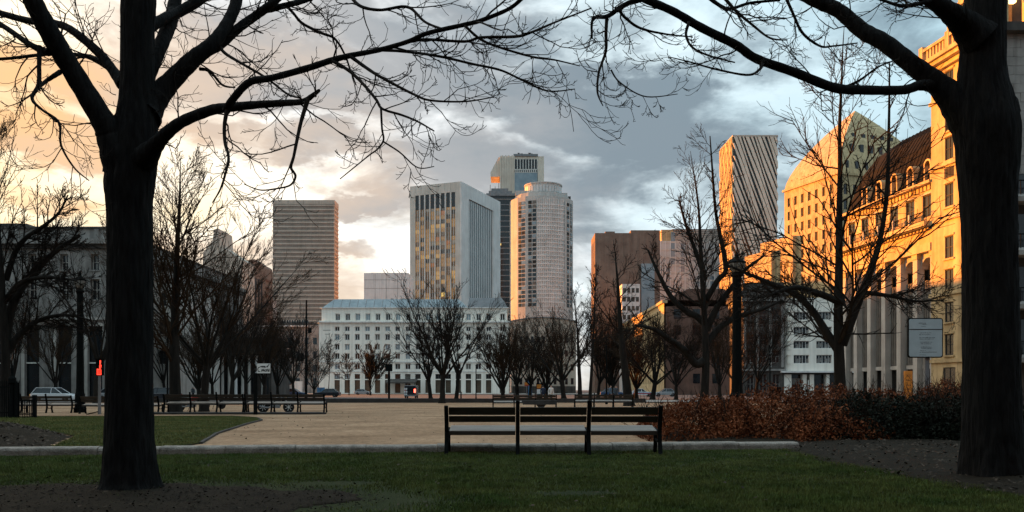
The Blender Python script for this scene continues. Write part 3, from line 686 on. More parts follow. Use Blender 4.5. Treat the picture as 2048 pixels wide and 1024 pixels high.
RT = thing('great_tree', 'massive black trunked bare tree at the right edge over the hedge', 'tree', (0, 0, 0))
YR = 11.85
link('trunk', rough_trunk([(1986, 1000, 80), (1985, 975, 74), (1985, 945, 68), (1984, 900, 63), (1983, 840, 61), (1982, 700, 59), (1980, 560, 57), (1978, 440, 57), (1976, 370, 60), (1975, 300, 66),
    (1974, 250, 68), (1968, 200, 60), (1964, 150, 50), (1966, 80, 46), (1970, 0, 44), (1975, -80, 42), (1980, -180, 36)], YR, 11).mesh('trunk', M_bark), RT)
mbk = Wood(); kb = [np.array(P(px, py, YR)) for px, py in [(1996, 214), (2016, 222), (2029, 232), (2034, 238)]]
mbk.tube(kb, [.26, .19, .10, .03], 14); link('burl', mbk.mesh('burl', M_bark), RT)
rg = np.random.default_rng(33); CR = Wood()
LIMBS_R = [
 ([(1960, 262, 58), (1925, 218, 42), (1880, 172, 26), (1824, 129, 20), (1770, 86, 18), (1726, 62, 17), (1680, 23, 15), (1640, 4, 15), (1590, -22, 14), (1530, -60, 11)], 0, .9, .9),
 ([(1885, 180, 20), (1862, 172, 14), (1838, 171, 11), (1805, 180, 10), (1727, 180, 10), (1667, 175, 10), (1590, 145, 9.6), (1512, 117, 9), (1472, 90, 9), (1402, 55, 8.6), (1347, 23, 8), (1290, -2, 8), (1240, -28, 7)], .2, -1.6, .7),
 ([(1960, 80, 46), (1925, 45, 30), (1890, 18, 20), (1850, -8, 15), (1800, -40, 11)], -.1, -.5, .9),
 ([(1300, -8, 6), (1262, 4, 5), (1240, 16, 5), (1214, 33, 4.5), (1186, 38, 3.2), (1184, 78, 1.8)], -1.4, -.2, .5),
 ([(1214, 34, 3.8), (1212, 65, 3.4), (1212, 100, 3), (1204, 126, 2.7), (1197, 148, 2.5), (1195, 185, 2), (1206, 212, 1)], -1.45, -.3, .55),
 ([(1237, 18, 3.4), (1250, 35, 3), (1280, 56, 2.6), (1330, 68, 2), (1385, 74, 1.2)], -1.4, .5, .55),
 ([(1565, -20, 4), (1585, 25, 3), (1605, 66, 3), (1640, 92, 2.4), (1667, 92, 2), (1715, 86, 1.4)], -.2, .5, .5),
 ([(1526, 122, 4), (1520, 138, 3), (1495, 150, 2.4), (1430, 138, 2), (1380, 124, 1.5), (1338, 114, 1)], -.9, -.6, .5),
 ([(1378, 45, 3.4), (1372, 70, 2.8), (1385, 95, 2.4), (1420, 112, 2), (1470, 125, 1.4)], -1.3, -.3, .5),
 ([(1440, -15, 4), (1470, 20, 3.2), (1505, 50, 2.6), (1540, 76, 2), (1575, 80, 1.4)], -.6, -.4, .6),
 ([(1690, 175, 4), (1720, 160, 2.6), (1760, 132, 2), (1800, 118, 1.2)], -.2, -.5, .4),
 ([(1222, 140, 1.8), (1240, 165, 1.5), (1290, 193, 1.3), (1355, 188, .8)], -1.5, .3, .3),
 ([(1870, 0, 5), (1810, 12, 4), (1770, 2, 3), (1735, -10, 3)], -.4, -.8, .5),
 ([(1400, -20, 5), (1432, 6, 4), (1458, 18, 3.4), (1500, 6, 3), (1560, 0, 2.6)], -.9, .4, .6),
]
for pts, y0, dY, bl in LIMBS_R:
    great_limb(RT, CR, pts, YR+y0, dY, rg, q=QG, bl=bl*1.15, nb=None if max(p[2] for p in pts) < 9.5 else 11)
link('crown', CR.mesh('crown', M_twig, False), RT)

# --- trees across the square
def gp(px, Y): return (GX(px, Y), Y, 0)
make_tree('bare_tree', 'dark bare tree with spreading limbs behind the iron fence at far left', gp(12, 39), 13.6, .24, 101, 'leader', 5.0, 20, 1.1, .30, limb_ang=.85, extra=[
    ([(10, 690, 9), (25, 610, 8.5), (62, 550, 7), (111, 503, 5), (160, 470, 3)], 1.0), ([(12, 560, 6), (30, 505, 5), (53, 475, 4.5), (90, 450, 3.6), (118, 425, 2.6), (136, 390, 1.4)], -.8),
    ([(12, 600, 6), (40, 566, 5), (82, 555, 4), (120, 556, 3), (154, 562, 1.6)], -1.6), ([(16, 705, 7), (40, 668, 6), (80, 640, 4.5), (130, 630, 3), (180, 640, 1.4)], .6)])
tA = make_tree('bare_tree', 'bare tree beside the red signal behind the left trunk', gp(193, 66), 12.6, .26, 102, 'vase', 4.2, 9, .9, .30)
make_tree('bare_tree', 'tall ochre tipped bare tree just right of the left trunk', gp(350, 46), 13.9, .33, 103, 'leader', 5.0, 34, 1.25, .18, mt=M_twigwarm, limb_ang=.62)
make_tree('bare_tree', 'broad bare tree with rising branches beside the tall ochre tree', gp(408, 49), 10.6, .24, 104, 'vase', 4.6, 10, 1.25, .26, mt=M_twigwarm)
tB = make_tree('bare_tree', 'dense dark tree left of the white scrawled sign', gp(462, 86), 11.6, .22, 105, 'vase', 5.0, 10, 1.35, .22, rmin=.009, lean=(.05, 0))
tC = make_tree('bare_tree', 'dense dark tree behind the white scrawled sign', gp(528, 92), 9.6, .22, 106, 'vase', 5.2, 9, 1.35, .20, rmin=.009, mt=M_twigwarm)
recopy(tB, gp(588, 97), 1.9, (.85, .85, .78), 'dense dark tree left of the thin tall pole')
recopy(tC, gp(425, 104), 4.1, 1.0, 'dense dark tree in the rear behind the broad bare tree')
recopy(tB, gp(330, 108), 2.7, .95, 'dense dark tree in front of the pillared portico')
recopy(tC, gp(110, 92), .7, 1.0, 'dense bare tree in front of the grey building, right of the fence')
recopy(tB, gp(28, 88), 3.3, .95, 'dense bare tree before the tall windows at far left')
tD = make_tree('bare_tree', 'middle and tallest bare tree of the clump before the white hotel', gp(884, 80), 10.4, .28, 108, 'vase', 4.4, 13, 1.15, .26, rmin=.009)
make_tree('bare_tree', 'left bare tree of the clump before the white hotel', gp(862, 86), 8.4, .22, 109, 'vase', 4.8, 9, 1.1, .26, rmin=.009, lean=(-.12, 0))
make_tree('bare_tree', 'right bare tree of the clump before the white hotel', gp(912, 86), 9.6, .22, 110, 'vase', 4.0, 7, .9, .34, rmin=.009, lean=(.10, 0))
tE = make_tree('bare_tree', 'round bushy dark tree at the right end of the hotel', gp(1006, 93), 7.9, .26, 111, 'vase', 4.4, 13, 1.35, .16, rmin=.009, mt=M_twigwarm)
tF = make_tree('bare_tree', 'bushy bare tree left of the twin trunks before the arched roof', gp(1060, 99), 9.2, .2, 112, 'vase', 4.8, 11, 1.3, .22, rmin=.009, lean=(.08, 0))
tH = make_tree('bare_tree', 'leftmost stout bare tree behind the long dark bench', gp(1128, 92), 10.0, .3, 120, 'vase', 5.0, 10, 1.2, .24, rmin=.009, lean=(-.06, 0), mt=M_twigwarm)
make_tree('bare_tree', 'stout bare tree just left of the slender tree behind the park bench', gp(1160, 88), 11.6, .26, 121, 'leader', 4.6, 18, 1.1, .24, rmin=.009, limb_ang=.6)
recopy(tE, gp(1092, 116), 2.2, (1.1, 1.1, .95), 'low bushy tree in the rear between the stout trees behind the bench')
for src, px_, Y_, rz_, sc_, lb_ in ((tB, 492, 110, 1.1, (1, 1, .9), 'dense bare tree in the rear right of the sign post'), (tC, 556, 116, 2.9, (1.1, 1.1, 1), 'dense bare tree in the rear above the pale wheeled motorcycle'),
        (tE, 398, 99, .4, 1.1, 'low bushy tree behind the red motorcycle'), (tH, 1034, 114, 2.2, (1, 1, .85), 'bare tree in the rear right of the round bushy tree'), (tB, 1196, 112, 5.1, (1.05, 1.05, .9), 'dense bare tree in the rear between sapling and leaning tree'),
        (tE, 1272, 118, 3.0, (1.25, 1.25, 1.2), 'low bushy tree behind the striped white car'), (tF, 1478, 114, 2.0, (1.1, 1.1, .95), 'dense bare tree in the rear just right of the right lamp post'), (tC, 628, 120, 4.4, (.8, .8, .7), 'small bare tree right of the thin tall pole')):
    recopy(src, gp(px_, Y_), rz_, sc_, lb_)
make_tree('bare_tree', 'slender tall sapling rising behind the park bench', gp(1180, 52), 9.1, .12, 113, 'leader', 2.3, 16, .9, .35, limb_ang=.5)
make_tree('bare_tree', 'leaning bare tree left of the russet hedge', gp(1258, 66), 13.0, .38, 114, 'leader', 3.9, 14, .95, .30, lean=(-.10, .02), limb_ang=.85)
make_tree('bare_tree', 'large spreading bare tree left of the right lamp post', gp(1408, 58), 17.6, .30, 115, 'leader', 5.6, 22, 1.0, .26, limb_ang=.75, extra=[
    ([(1410, 720, 9), (1392, 728, 8), (1369, 701, 7), (1337, 678, 6), (1306, 658, 4), (1270, 650, 2)], -1.4), ([(1412, 650, 8), (1395, 634, 7), (1369, 620, 6), (1341, 592, 5), (1314, 541, 3.5), (1296, 500, 2)], 1.2),
    ([(1413, 660, 8), (1424, 635, 7), (1440, 605, 6), (1464, 574, 5), (1490, 540, 3.5), (1530, 510, 2)], -1.0), ([(1412, 690, 8), (1440, 655, 6.5), (1480, 632, 5), (1525, 618, 3.5), (1565, 600, 1.8)], 1.6),
    ([(1412, 600, 6), (1436, 560, 5.5), (1452, 537, 5), (1440, 470, 4), (1431, 420, 3), (1424, 330, 2), (1420, 272, 1)], -.8), ([(1411, 560, 5), (1390, 500, 4), (1372, 450, 3), (1358, 400, 1.6)], .8)])
recopy(tH, gp(1305, 104), 3.6, (1.1, 1.1, .92), 'dense bare tree above the white car by the hedge')
recopy(tF, gp(1352, 100), 1.0, (1.1, 1.1, 1.0), 'bushy dark tree behind the left part of the russet hedge')
recopy(tC, gp(1440, 96), 2.4, .98, 'dense bare tree in the rear just left of the right lamp post')
recopy(tB, gp(1512, 104), 5.0, .95, 'dense bare tree before the sooty old building')
recopy(tE, gp(1222, 112), 4.0, 1.2, 'bushy dark tree in the rear left of the leaning tree')
tG = make_tree('bare_tree', 'tall bare tree forking low in front of the white annex', gp(1682, 38), 17.2, .27, 116, 'leader', 5.6, 26, 1.0, .14, limb_ang=.98)
# its two low side limbs
q = dict(n=[6, 4], ang=.8, ratio=.5, wob=.1, up0=0, up1=.06, rmin=.008, levels=2, kink=.15)
CR = Wood(); TT = Wood(); rg = np.random.default_rng(55); o0 = np.array(tG.location)
for pts, dY in [([(1681, 708, 9), (1655, 668, 8), (1625, 622, 7), (1590, 588, 6), (1540, 566, 4.5), (1490, 545, 3), (1450, 528, 1.5)], .8),
                ([(1684, 690, 10), (1702, 640, 9.5), (1722, 590, 8), (1745, 530, 6.5), (1762, 470, 5), (1774, 380, 4), (1778, 240, 2.6), (1779, 125, 1.2)], -1.0),
                ([(1684, 606, 8), (1640, 588, 6.5), (1590, 575, 5), (1540, 590, 3), (1500, 600, 1.4)], -1.2),
                ([(1730, 585, 5), (1780, 592, 3.6), (1830, 602, 2.4), (1890, 600, 1)], -.6)]:
    sp = spline(pts, 34); tt = np.linspace(0, 1, 34); Y = 38+dY*tt*1.6
    pos = np.stack([(sp[:, 0]-1024)/F*Y, Y, EYE+(HZ-sp[:, 1])/F*Y], 1)-o0; rad = np.maximum(.012, sp[:, 2]/F*Y); TT.tube(pos, rad, 8)
    for i in range(26):
        t = .25+.75*(i+rg.uniform(0, 1))/26; k = min(32, int(t*33)); d = unit(pos[k+1]-pos[k])
        twigs(CR, pos[k], side_dir(d, .85*rg.uniform(.7, 1.2), rg), rg.uniform(.7, 1.9), min(rad[k]*.45, .03), 0, rg, q)
link('limb', TT.mesh('limb', M_bark2), tG); link('side_crown', CR.mesh('side_crown', M_twig, False), tG)
make_tree('young_tree', 'thin young tree at the left corner of the white hotel', gp(657, 215), 14.5, .12, 117, 'leader', 3.5, 16, .9, .3, rmin=.03)
make_tree('young_tree', 'dense dark young tree before the middle of the hotel ground floor', gp(741, 200), 10.5, .2, 118, 'vase', 3.2, 12, 1.2, .12, rmin=.035)
make_tree('young_tree', 'small young tree before the hotel left of the dense dark one', gp(698, 205), 9.5, .12, 119, 'leader', 4.2, 14, 1.0, .3, rmin=.03)

# --- shrubs
def shrub(name, label, c, size, n, leaf, m, seed, z0=.1, stems=85, group=None, lumps=7):
    rg = np.random.default_rng(seed); root = thing(name, label, 'shrub', (c[0], c[1], 0), 0, group)
    W_ = Wood(); qs = dict(n=[4, 4], ang=.6, ratio=.45, wob=.1, up0=.05, up1=.02, rmin=.004, levels=2, kink=.1)
    for i in range(stems):
        bx, by = rg.uniform(-.8, .8)*size[0], rg.uniform(-.8, .8)*size[1]
        d = unit(np.array([rg.normal()*.35, rg.normal()*.35, 1.]))
        twigs(W_, np.array([bx, by, .0]), d, size[2]*rg.uniform(.75, 1.18), .012, 1, rg, qs)
    link('stems', W_.mesh('stems', M_twig, False), root)
    x = rg.uniform(-1, 1, n); y = rg.uniform(-1, 1, n)
    edge = np.clip(1-np.abs(x)**3, .03, 1)**.6*np.clip(1-np.abs(y)**3, .03, 1)**.6
    hh = size[2]*edge*(.62+.40*vnoise(x*size[0], y*size[1], 1.5, seed)+.26*vnoise(x*size[0], y*size[1], 5, seed+1))
    z = hh*rg.uniform(0.02, 1, n)**.5
    V = np.zeros((n, 4, 3)); a = rg.normal(size=(n, 3)); a /= np.linalg.norm(a, axis=1)[:, None]; b = np.cross(a, rg.normal(size=(n, 3))); b /= np.linalg.norm(b, axis=1)[:, None]
    s = rg.uniform(.35, 1.0, n)[:, None]**1.5*1.6*leaf; p = np.stack([x*size[0], y*size[1], z], 1)
    V[:, 0] = p-a*s; V[:, 1] = p-b*s*.5; V[:, 2] = p+a*s; V[:, 3] = p+b*s*.5
    f = tri_mesh('foliage', V.reshape(-1, 3), m, root, 4)
    return root
shrub('hedge_shrub', 'low russet hedge beside the right end of the bench', (4.9, 22.2), (1.6, 1.7, 1.10), 17000, .034, M_leafr, 1)
shrub('hedge_shrub', 'bright russet stretch of hedge below the right lamp post', (6.9, 22.1), (1.9, 1.9, 1.26), 19000, .034, M_leafr, 2)
shrub('hedge_shrub', 'russet stretch of hedge below the white annex', (9.2, 22.6), (2.0, 1.9, 1.36), 17000, .034, M_leafr, 3)
shrub('evergreen_shrub', 'black green evergreen shrub in front of the russet hedge', (9.0, 20.6), (1.6, 1.1, 1.12), 15000, .036, M_leafd, 4)
shrub('evergreen_shrub', 'black green evergreen shrub below the orange panel', (10.9, 20.7), (1.5, 1.2, 1.22), 15000, .036, M_leafd, 5)
shrub('evergreen_shrub', 'black green evergreen shrub against the right great tree', (12.3, 18.4), (1.7, 1.7, 1.24), 15000, .036, M_leafd, 6)
shrub('hedge_shrub', 'small russet shrub beyond the evergreen below the orange panel', (11.9, 23.6), (1.2, 1.2, 1.36), 9000, .034, M_leafr, 7)
shrub('evergreen_shrub', 'small bushy evergreen just right of the orange panel', (13.4, 26.5), (.7, .7, 1.45), 6000, .028, M_leafd, 8)
for t_, px_, Y_ in ((LT, 260, YL), (RT, 1984, YR)):
    t_.location = gp(px_, Y_)
    for ch in t_.children: ch.location = -t_.location

for o_ in list(COL.objects):
    if o_.parent is None and o_.get('category') in ('tree', 'shrub') and o_ not in (LT, RT):
        o_['group'] = 'bare trees across the square' if o_['category'] == 'tree' else 'shrubs of the right hand hedge'

o_ = shrub('hedge_shrub', 'low loose russet shrub at the foot of the hedge below the annex', (7.7, 20.3), (1.1, .8, .88), 7000, .034, M_leafr, 9); o_['group'] = 'shrubs of the right hand hedge'

# ------------------------------------------------------------------ buildings
class Face:
    """one facade of a building: u along it, d inwards, z up; origin and angle in the building's own frame"""
    def __init__(s, root, ox, oy, ang): s.root, s.ox, s.oy, s.a = root, ox, oy, ang
    def at(s, u, d, z): return (s.ox+u*math.cos(s.a)-d*math.sin(s.a), s.oy+u*math.sin(s.a)+d*math.cos(s.a), z)
    def M(s): return Matrix.Translation((s.ox, s.oy, 0)) @ Matrix.Rotation(s.a, 4, 'Z')
    def piece(s, name, m, u, d, z, size, parent=None): return piece(name, m, s.root, s.at(u, d, z), size, s.a)
    def mb(s):
        b = MB(); b.M = s.M(); return b
_wc = {}
def window(face, x0, x1, z0, z1, dep, fm, gm, nx=2, nz=1, fw=.12, sill=None, pane_each=False):
    """window part (its frame) with its pane as a sub-part, set back in the opening"""
    w, h = x1-x0, z1-z0; k = (round(w, 2), round(h, 2), fm.name, gm.name, nx, nz, fw)
    if k not in _wc:
        m = MB(); m.box(-w/2, -w/2+fw, 0, .1, 0, h); m.box(w/2-fw, w/2, 0, .1, 0, h); m.box(-w/2+fw, w/2-fw, 0, .1, 0, fw); m.box(-w/2+fw, w/2-fw, 0, .1, h-fw, h)
        for i in range(1, nx): m.box(-w/2+w*i/nx-fw/2.4, -w/2+w*i/nx+fw/2.4, .01, .09, fw, h-fw)
        for j in range(1, nz): m.box(-w/2+fw, w/2-fw, .02, .08, h*j/nz-fw/2.6, h*j/nz+fw/2.6)
        g = MB().box(-w/2+fw*.5, w/2-fw*.5, .05, .07, fw*.5, h-fw*.5)
        _wc[k] = (m.mesh('window', fm), g.mesh('pane', gm))
    o = link('window', _wc[k][0], face.root, face.at((x0+x1)/2, dep-.13, z0), face.a)
    p = link('pane', _wc[k][1], o)
    if sill: face.piece('sill', sill, (x0+x1)/2, -.14, z0-.16, (w+.3, .16, .15))
    return o
def block(name, m, root, x0, x1, y0, y1, z0, z1): return MB().box(x0, x1, y0, y1, z0, z1).build(name, m, root)
def bpx(Y): return Y/F
random.seed(11)

# ---- white hotel in the middle
Y = 260; k = bpx(Y)
b = thing('hotel', 'long white seven storey hotel with blue grey mansard roof', 'building', gp(638, Y))
def hx(px): return (px-638)*k
fc = Face(b, 0, 0, 0); D = .55; ops = []; cols = [674.2+20.2*i for i in range(16)]+[1005]
rows = [(653, 662.5), (668, 680.5), (688, 700), (706.5, 718.5)]
for c in cols:
    for a_, b_ in rows: ops.append((hx(c-4.9), hx(c+4.9), GZ(b_, Y), GZ(a_, Y)))
    for a_, b_ in ((727, 739), (748, 758), (760, 786)): ops.append((hx(c-5.4), hx(c+5.4), max(.1, GZ(b_, Y)), GZ(a_, Y)))
ztop = GZ(645, Y); Wd = hx(1018)
m = MB(); m.facade(0, Wd, 0, ztop, ops, D); m.box(0.01, Wd-.01, D, 26, 0, ztop-.05); m.quad((0, 0, 0), (0, 0, ztop), (0, D, ztop), (0, D, 0)); m.quad((Wd, 0, ztop), (Wd, 0, 0), (Wd, D, 0), (Wd, D, ztop))
m.build('wall', M_hotel, b)
for a_, b_, c_, d_ in ops:
    if c_ < 5 and b_-a_ > 1.6 and d_ < 4.6: window(fc, a_, b_, c_, d_, D, M_sooty, M_bronze, 1, 2)
    else: window(fc, a_, b_, c_, d_, D, M_white if d_ > 7 else M_sooty, random.choice((M_glass, M_glass, M_glass, M_dim, M_glassb, M_panel)), 2, 1, .17)
att = [(hx(c-5), hx(c+5), GZ(640.4, Y), GZ(626.5, Y)) for c in cols]
za0, za1 = ztop+.5, GZ(616, Y); m = MB(); m.M = Matrix.Translation((0, .9, 0)); m.facade(.6, Wd-.6, za0, za1, att, D); m.M = None; m.box(.6, Wd-.6, .9+D, 25, za0, za1-.02)
m.quad((.6, .9, za0), (.6, .9, za1), (.6, .9+D, za1), (.6, .9+D, za0)); m.quad((Wd-.6, .9, za1), (Wd-.6, .9, za0), (Wd-.6, .9+D, za0), (Wd-.6, .9+D, za1)); m.build('attic_wall', M_hotel, b)
fa = Face(b, 0, .9, 0)
for a_, b_, c_, d_ in att: window(fa, a_, b_, c_, d_, D, M_white, random.choice((M_glass, M_glass, M_dim, M_glassb)), 2, 1, .2)
block('cornice', M_white, b, -.7, Wd+.7, -.75, 26, ztop-.05, ztop+.25); block('cornice', M_hotel, b, -.3, Wd+.3, -.3, 26, ztop+.25, ztop+.52)
block('string_course', M_white, b, -.2, Wd+.2, -.28, 0, GZ(725, Y), GZ(722.8, Y)); block('string_course', M_white, b, -.2, Wd+.2, -.2, 0, GZ(744, Y), GZ(742.5, Y))
block('eaves', M_white, b, .1, Wd-.1, .45, 25.5, za1, za1+.3)
def frustum(x0, x1, y0, y1, z0, i, z1, steps=1):
    v = [(x0, y0, z0), (x1, y0, z0), (x1, y1, z0), (x0, y1, z0), (x0+i, y0+i, z1), (x1-i, y0+i, z1), (x1-i, y1-i, z1), (x0+i, y1-i, z1)]
    return v, [(0, 3, 2, 1), (4, 5, 6, 7), (0, 1, 5, 4), (1, 2, 6, 5), (2, 3, 7, 6), (3, 0, 4, 7)]
r = MB(); r.add(*frustum(hx(645), hx(935), .6, 25, za1+.3, 2.9, GZ(596, Y))); ro = r.build('roof', M_zinc, b)
r2 = MB()
lv = [(hx(935), hx(1014), 0, za1+.3), (hx(936), hx(1010), .7, za1+1.8), (hx(938), hx(1003), 1.6, za1+3.3), (hx(942), hx(995), 3, GZ(596, Y))]
for (a0, a1, ai, az), (c0, c1, ci, cz) in zip(lv, lv[1:]):
    r2.add([(a0, .6+ai, az), (a1, .6+ai, az), (a1, 25-ai, az), (a0, 25-ai, az), (c0, .6+ci, cz), (c1, .6+ci, cz), (c1, 25-ci, cz), (c0, 25-ci, cz)], [(0, 1, 5, 4), (1, 2, 6, 5), (2, 3, 7, 6), (3, 0, 4, 7), (4, 5, 6, 7)])
ro2 = r2.build('roof', M_zincg, b); ro2['label'] = 'grey rounded mansard over the right end'
for i in range(16):
    xx = hx(664+i*16.5); MB().tube([(xx, .55, za1+.32), (xx, 3.4, GZ(596.4, Y))], .07, 4).build('roof_seam', M_zincg, ro)
block('plant_room', M_concw, b, hx(697), hx(830), 10, 20, GZ(600, Y), GZ(593.5, Y))
for a_, c_ in ((770, 6), (793, 9), (800, 4)): block('roof_vent', M_sooty, b, hx(a_), hx(a_+c_), 12, 15, GZ(594, Y), GZ(589, Y))
# signboard marks on the blank left bay
for a_, b_, y_ in ((650, 659, 669), (652, 660, 687), (646, 661, 661)): fc.piece('wall_mark', M_greyst, hx((a_+b_)/2), -.04, GZ(y_, Y), (hx(b_)-hx(a_), .05, .18))
block('added_shade_range', M_concw, b, 2, Wd-2, 26.05, 110, 0, 23.5)  # unseen block added behind the hotel to shade the street flank
cn = MB(); cn.prism_yz([(-6, 3.6), (0, 4.6), (0, 4.2), (-6, 3.2)], hx(776), hx(835)); cn.build('entrance_canopy', M_sooty, b)
for xx in (778, 833): MB().tube([(hx(xx), -5.8, 0), (hx(xx), -5.8, 3.3)], .1, 8).build('canopy_post', M_iron, b)

# ---- horizontal banded tower
Y = 600; k = bpx(Y); b = thing('office_tower', 'tan office slab with thin horizontal bands left of centre', 'building', gp(545, Y))
w = (669-545)*k; zt = GZ(400, Y); dp = 14.0
block('core', M_bronze, b, .5, w-.5, .5, dp, 0, zt-3)
block('parapet', M_tan, b, 0, w, 0, dp+.4, GZ(408, Y), zt); n = 0; y_ = 409.0
while y_ < 668:
    block('spandrel', M_tan, b, 0, w, 0, dp+.3, GZ(y_+2.9, Y), GZ(y_, Y)); y_ += 8.55
mu = MB()
for i in range(62):
    xx = w*(i+.5)/62; mu.box(xx-.14, xx+.14, .25, .55, 2, zt-3)
for i in range(20):
    yy = dp*(i+.5)/20; mu.box(w-.55, w-.2, yy-.16, yy+.16, 2, zt-3)
mu.build('mullions', M_tan, b)['kind'] = 'stuff'
for i in range(1, 4): block('seam', M_sooty, b, w*i/4-.08, w*i/4+.08, -.05, .02, GZ(408, Y), zt)

# ---- fin tower in the centre (corner nearest to us)
Yc = 560; cx = GX(920, Yc); b = thing('office_tower', 'grey tower with eight amber window bays and fluted right side', 'building', (cx, Yc, 0), math.atan2(-10*1.4, 24.6*1.4))
Wf, Ls = 37.2, 66.0; zt = GZ(363, Yc); k = bpx(Yc)
ff = Face(b, -Wf, 0, 0); ops = []
bay = (Wf-6.4)/8; bx = [3.4+bay*i for i in range(8)]; ztw = zt-6.5
for x_ in bx: ops.append((x_+.55, x_+bay-.55, 6, ztw))
m = MB(); m.M = ff.M(); m.facade(0, Wf, 0, zt, ops, .9); m.M = None
m.box(-Wf, 0, .9, Ls, 0, zt); m.build('wall', M_concw, b)
nfl = 44; zf0 = 6; fh = (ztw-zf0)/nfl
for x_ in bx:
    u = x_+bay/2
    ff.piece('tall_window', M_glass, u, .5, ztw-9.6, (bay-1.1, .3, 9.6))
    z_ = zf0; n = 0
    while z_ < ztw-10:
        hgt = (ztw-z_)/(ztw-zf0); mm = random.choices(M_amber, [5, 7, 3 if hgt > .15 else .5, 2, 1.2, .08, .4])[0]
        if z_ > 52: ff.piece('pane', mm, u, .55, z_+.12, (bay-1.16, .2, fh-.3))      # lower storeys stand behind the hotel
        z_ += fh; n += 1
    ff.piece('mullion', M_conc, u, .35, zf0, (.28, .3, ztw-10-zf0))
for i in range(1, 9): ff.piece('fin', M_conc, 3.4+bay*i-bay*0, -.35, 5, (.5, .5, zt-12)) if i < 8 else None
for i in range(8): ff.piece('coping_joint', M_greyst, 4+i*4.4, -.03, zt-5, (.12, .05, 5))
fs = Face(b, 0, 0, math.pi/2)     # right side, seen fluted
m = MB(); m.M = fs.M(); m.box(0, Ls, -.9, 0, zt-9, zt); m.box(0, 12, -.9, 0, 0, zt-9); m.box(Ls-13, Ls, -.9, 0, 0, zt-9); m.build('side_frame', M_conc, b)
for i in range(13):
    fs.piece('flute_glass', M_glass, 13.6+i*3.12, -.06, 3, (1.9, .06, zt-12))
    fs.piece('flute_fin', M_conc, 12.6+i*3.12+2.56, -.10, 3, (1.05, .10, zt-12.2))

# ---- dark glass tower behind it
Y = 690; k = bpx(Y); b = thing('glass_tower', 'dark glass tower squeezed between fluted tower and round tower', 'building', gp(975, Y))
w = 54*k; zt = GZ(392, Y); block('core', M_glass, b, 0, w, 0, 30, 0, zt)
for i in range(27): block('floor_band', M_zincg if i % 3 else M_greyst, b, -.2, w+.2, -.25, 30.1, zt-3-i*4.4, zt-2.3-i*4.4)
for i in range(3): block('roof_step', M_zincg, b, -1+i*2, w+1-i*3, -1+i, 30, zt+.01+i*2.2, zt+2+i*2.2)
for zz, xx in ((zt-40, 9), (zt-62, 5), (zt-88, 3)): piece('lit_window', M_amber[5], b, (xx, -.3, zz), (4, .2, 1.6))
for xx, hh in ((2, 5), (6, 3.6), (9, 6.5)): MB().tube([(xx, 8, zt+6), (xx, 8, zt+6+hh)], .22, 5).build('aerial', M_sooty, b)

# ---- tall tower at the back with blue glass panel
Y = 900; k = bpx(Y); b = thing('glass_tower', 'tallest pale tower with blue glass panel and cantilevered left shoulder', 'building', gp(1000, Y))
w = 88*k; zt = GZ(310, Y); block('core', M_cream, b, 0, w, 1.5, 46, 0, zt-1)
for i in range(9): block('pier', M_cream, b, i*1.75, i*1.75+1.35, 0, 1.6, 0, zt-(.2 if i % 2 else .9))  # peach sunlight on the piers put into their cream colour
block('pier', M_cream, b, 76*k, w, -.2, 1.6, 0, zt-5.5)
block('glass_panel', M_glassb, b, 28*k, 75*k, .6, 1.4, 0, GZ(345, Y)); block('louvre_band', M_chalk, b, 28*k, 75*k, .4, 1.4, GZ(345, Y), GZ(338, Y))
block('glass_panel', M_glass, b, 28*k, 75*k, .9, 1.45, GZ(338, Y), GZ(318, Y))
for i in range(9): piece('louvre', M_chalk, b, ((29+i*5.7)*k, .3, GZ(338, Y)), (.8, .7, 20*k))
for i in range(12): piece('louvre', M_glass, b, ((30+i*3.9)*k, .3, GZ(344, Y)), (1.0, .2, 4.6*k))
m = MB(); m.prism_xz([(-19*k, GZ(352, Y)), (0, GZ(352, Y)), (0, GZ(313, Y)), (-3*k, GZ(313, Y)), (-19*k, GZ(343, Y))], 3, 30); m.build('shoulder', M_cream, b)
block('roof_edge', M_zincg, b, 27*k, 76*k, 0, 46, zt-1, zt+1.2)
for i in range(8): block('roof_plant', M_sooty, b, (30+i*5.4)*k, (33+i*5.4+i % 3)*k, 6, 12, zt+1.2, zt+1.9+(i*7 % 4)*.7)

# ---- round tower
Y = 540; k = bpx(Y); Y = 500; k = bpx(Y); b = thing('round_tower', 'pale round tower with stepped top and small square windows', 'building', (GX(1083, Y), Y, 0))
Rd = 63.5*k; zt = GZ(405, Y)
m = MB(); m.lathe([(Rd, 0), (Rd, zt)], 20, a0=.08); m.build('shaft', M_greyc, b)
m = MB(); m.lathe([(Rd*.86, zt), (Rd*.86, GZ(397, Y)), (Rd*.82, GZ(397, Y)), (Rd*.82, GZ(395, Y))], 18); m.build('setback', M_greyc, b)
m = MB(); m.lathe([(Rd*.58, GZ(395, Y)), (Rd*.58, GZ(375.5, Y)), (Rd*.60, GZ(375.5, Y)), (Rd*.60, GZ(373.5, Y))], 22, (Rd*.05, -Rd*.10)); m.build('drum', M_greyc, b)
for i in range(15):
    a = -math.pi/2-1.2+i*2.4/14; piece('drum_window', M_glasspale, b, (Rd*.05+Rd*.585*math.cos(a), -Rd*.10+Rd*.585*math.sin(a), GZ(392, Y)), (1.5, .25, 3.6), a+math.pi/2)
block('roof_house', M_greyc, b, -Rd*.82, -Rd*.5, -6, 6, GZ(395, Y), GZ(386, Y)); block('roof_house', M_greyc, b, Rd*.55, Rd*.80, -4, 6, GZ(395, Y), GZ(389, Y))
a0, a1 = -math.pi/2-math.asin(.16), -math.pi/2+math.asin(.62)
m = MB(); m.lathe([(Rd+.5, 4), (Rd+.5, zt-1.3)], 22, a0=a0, a1=a1); m.build('curtain_wall', M_greyc, b)
mu = MB()
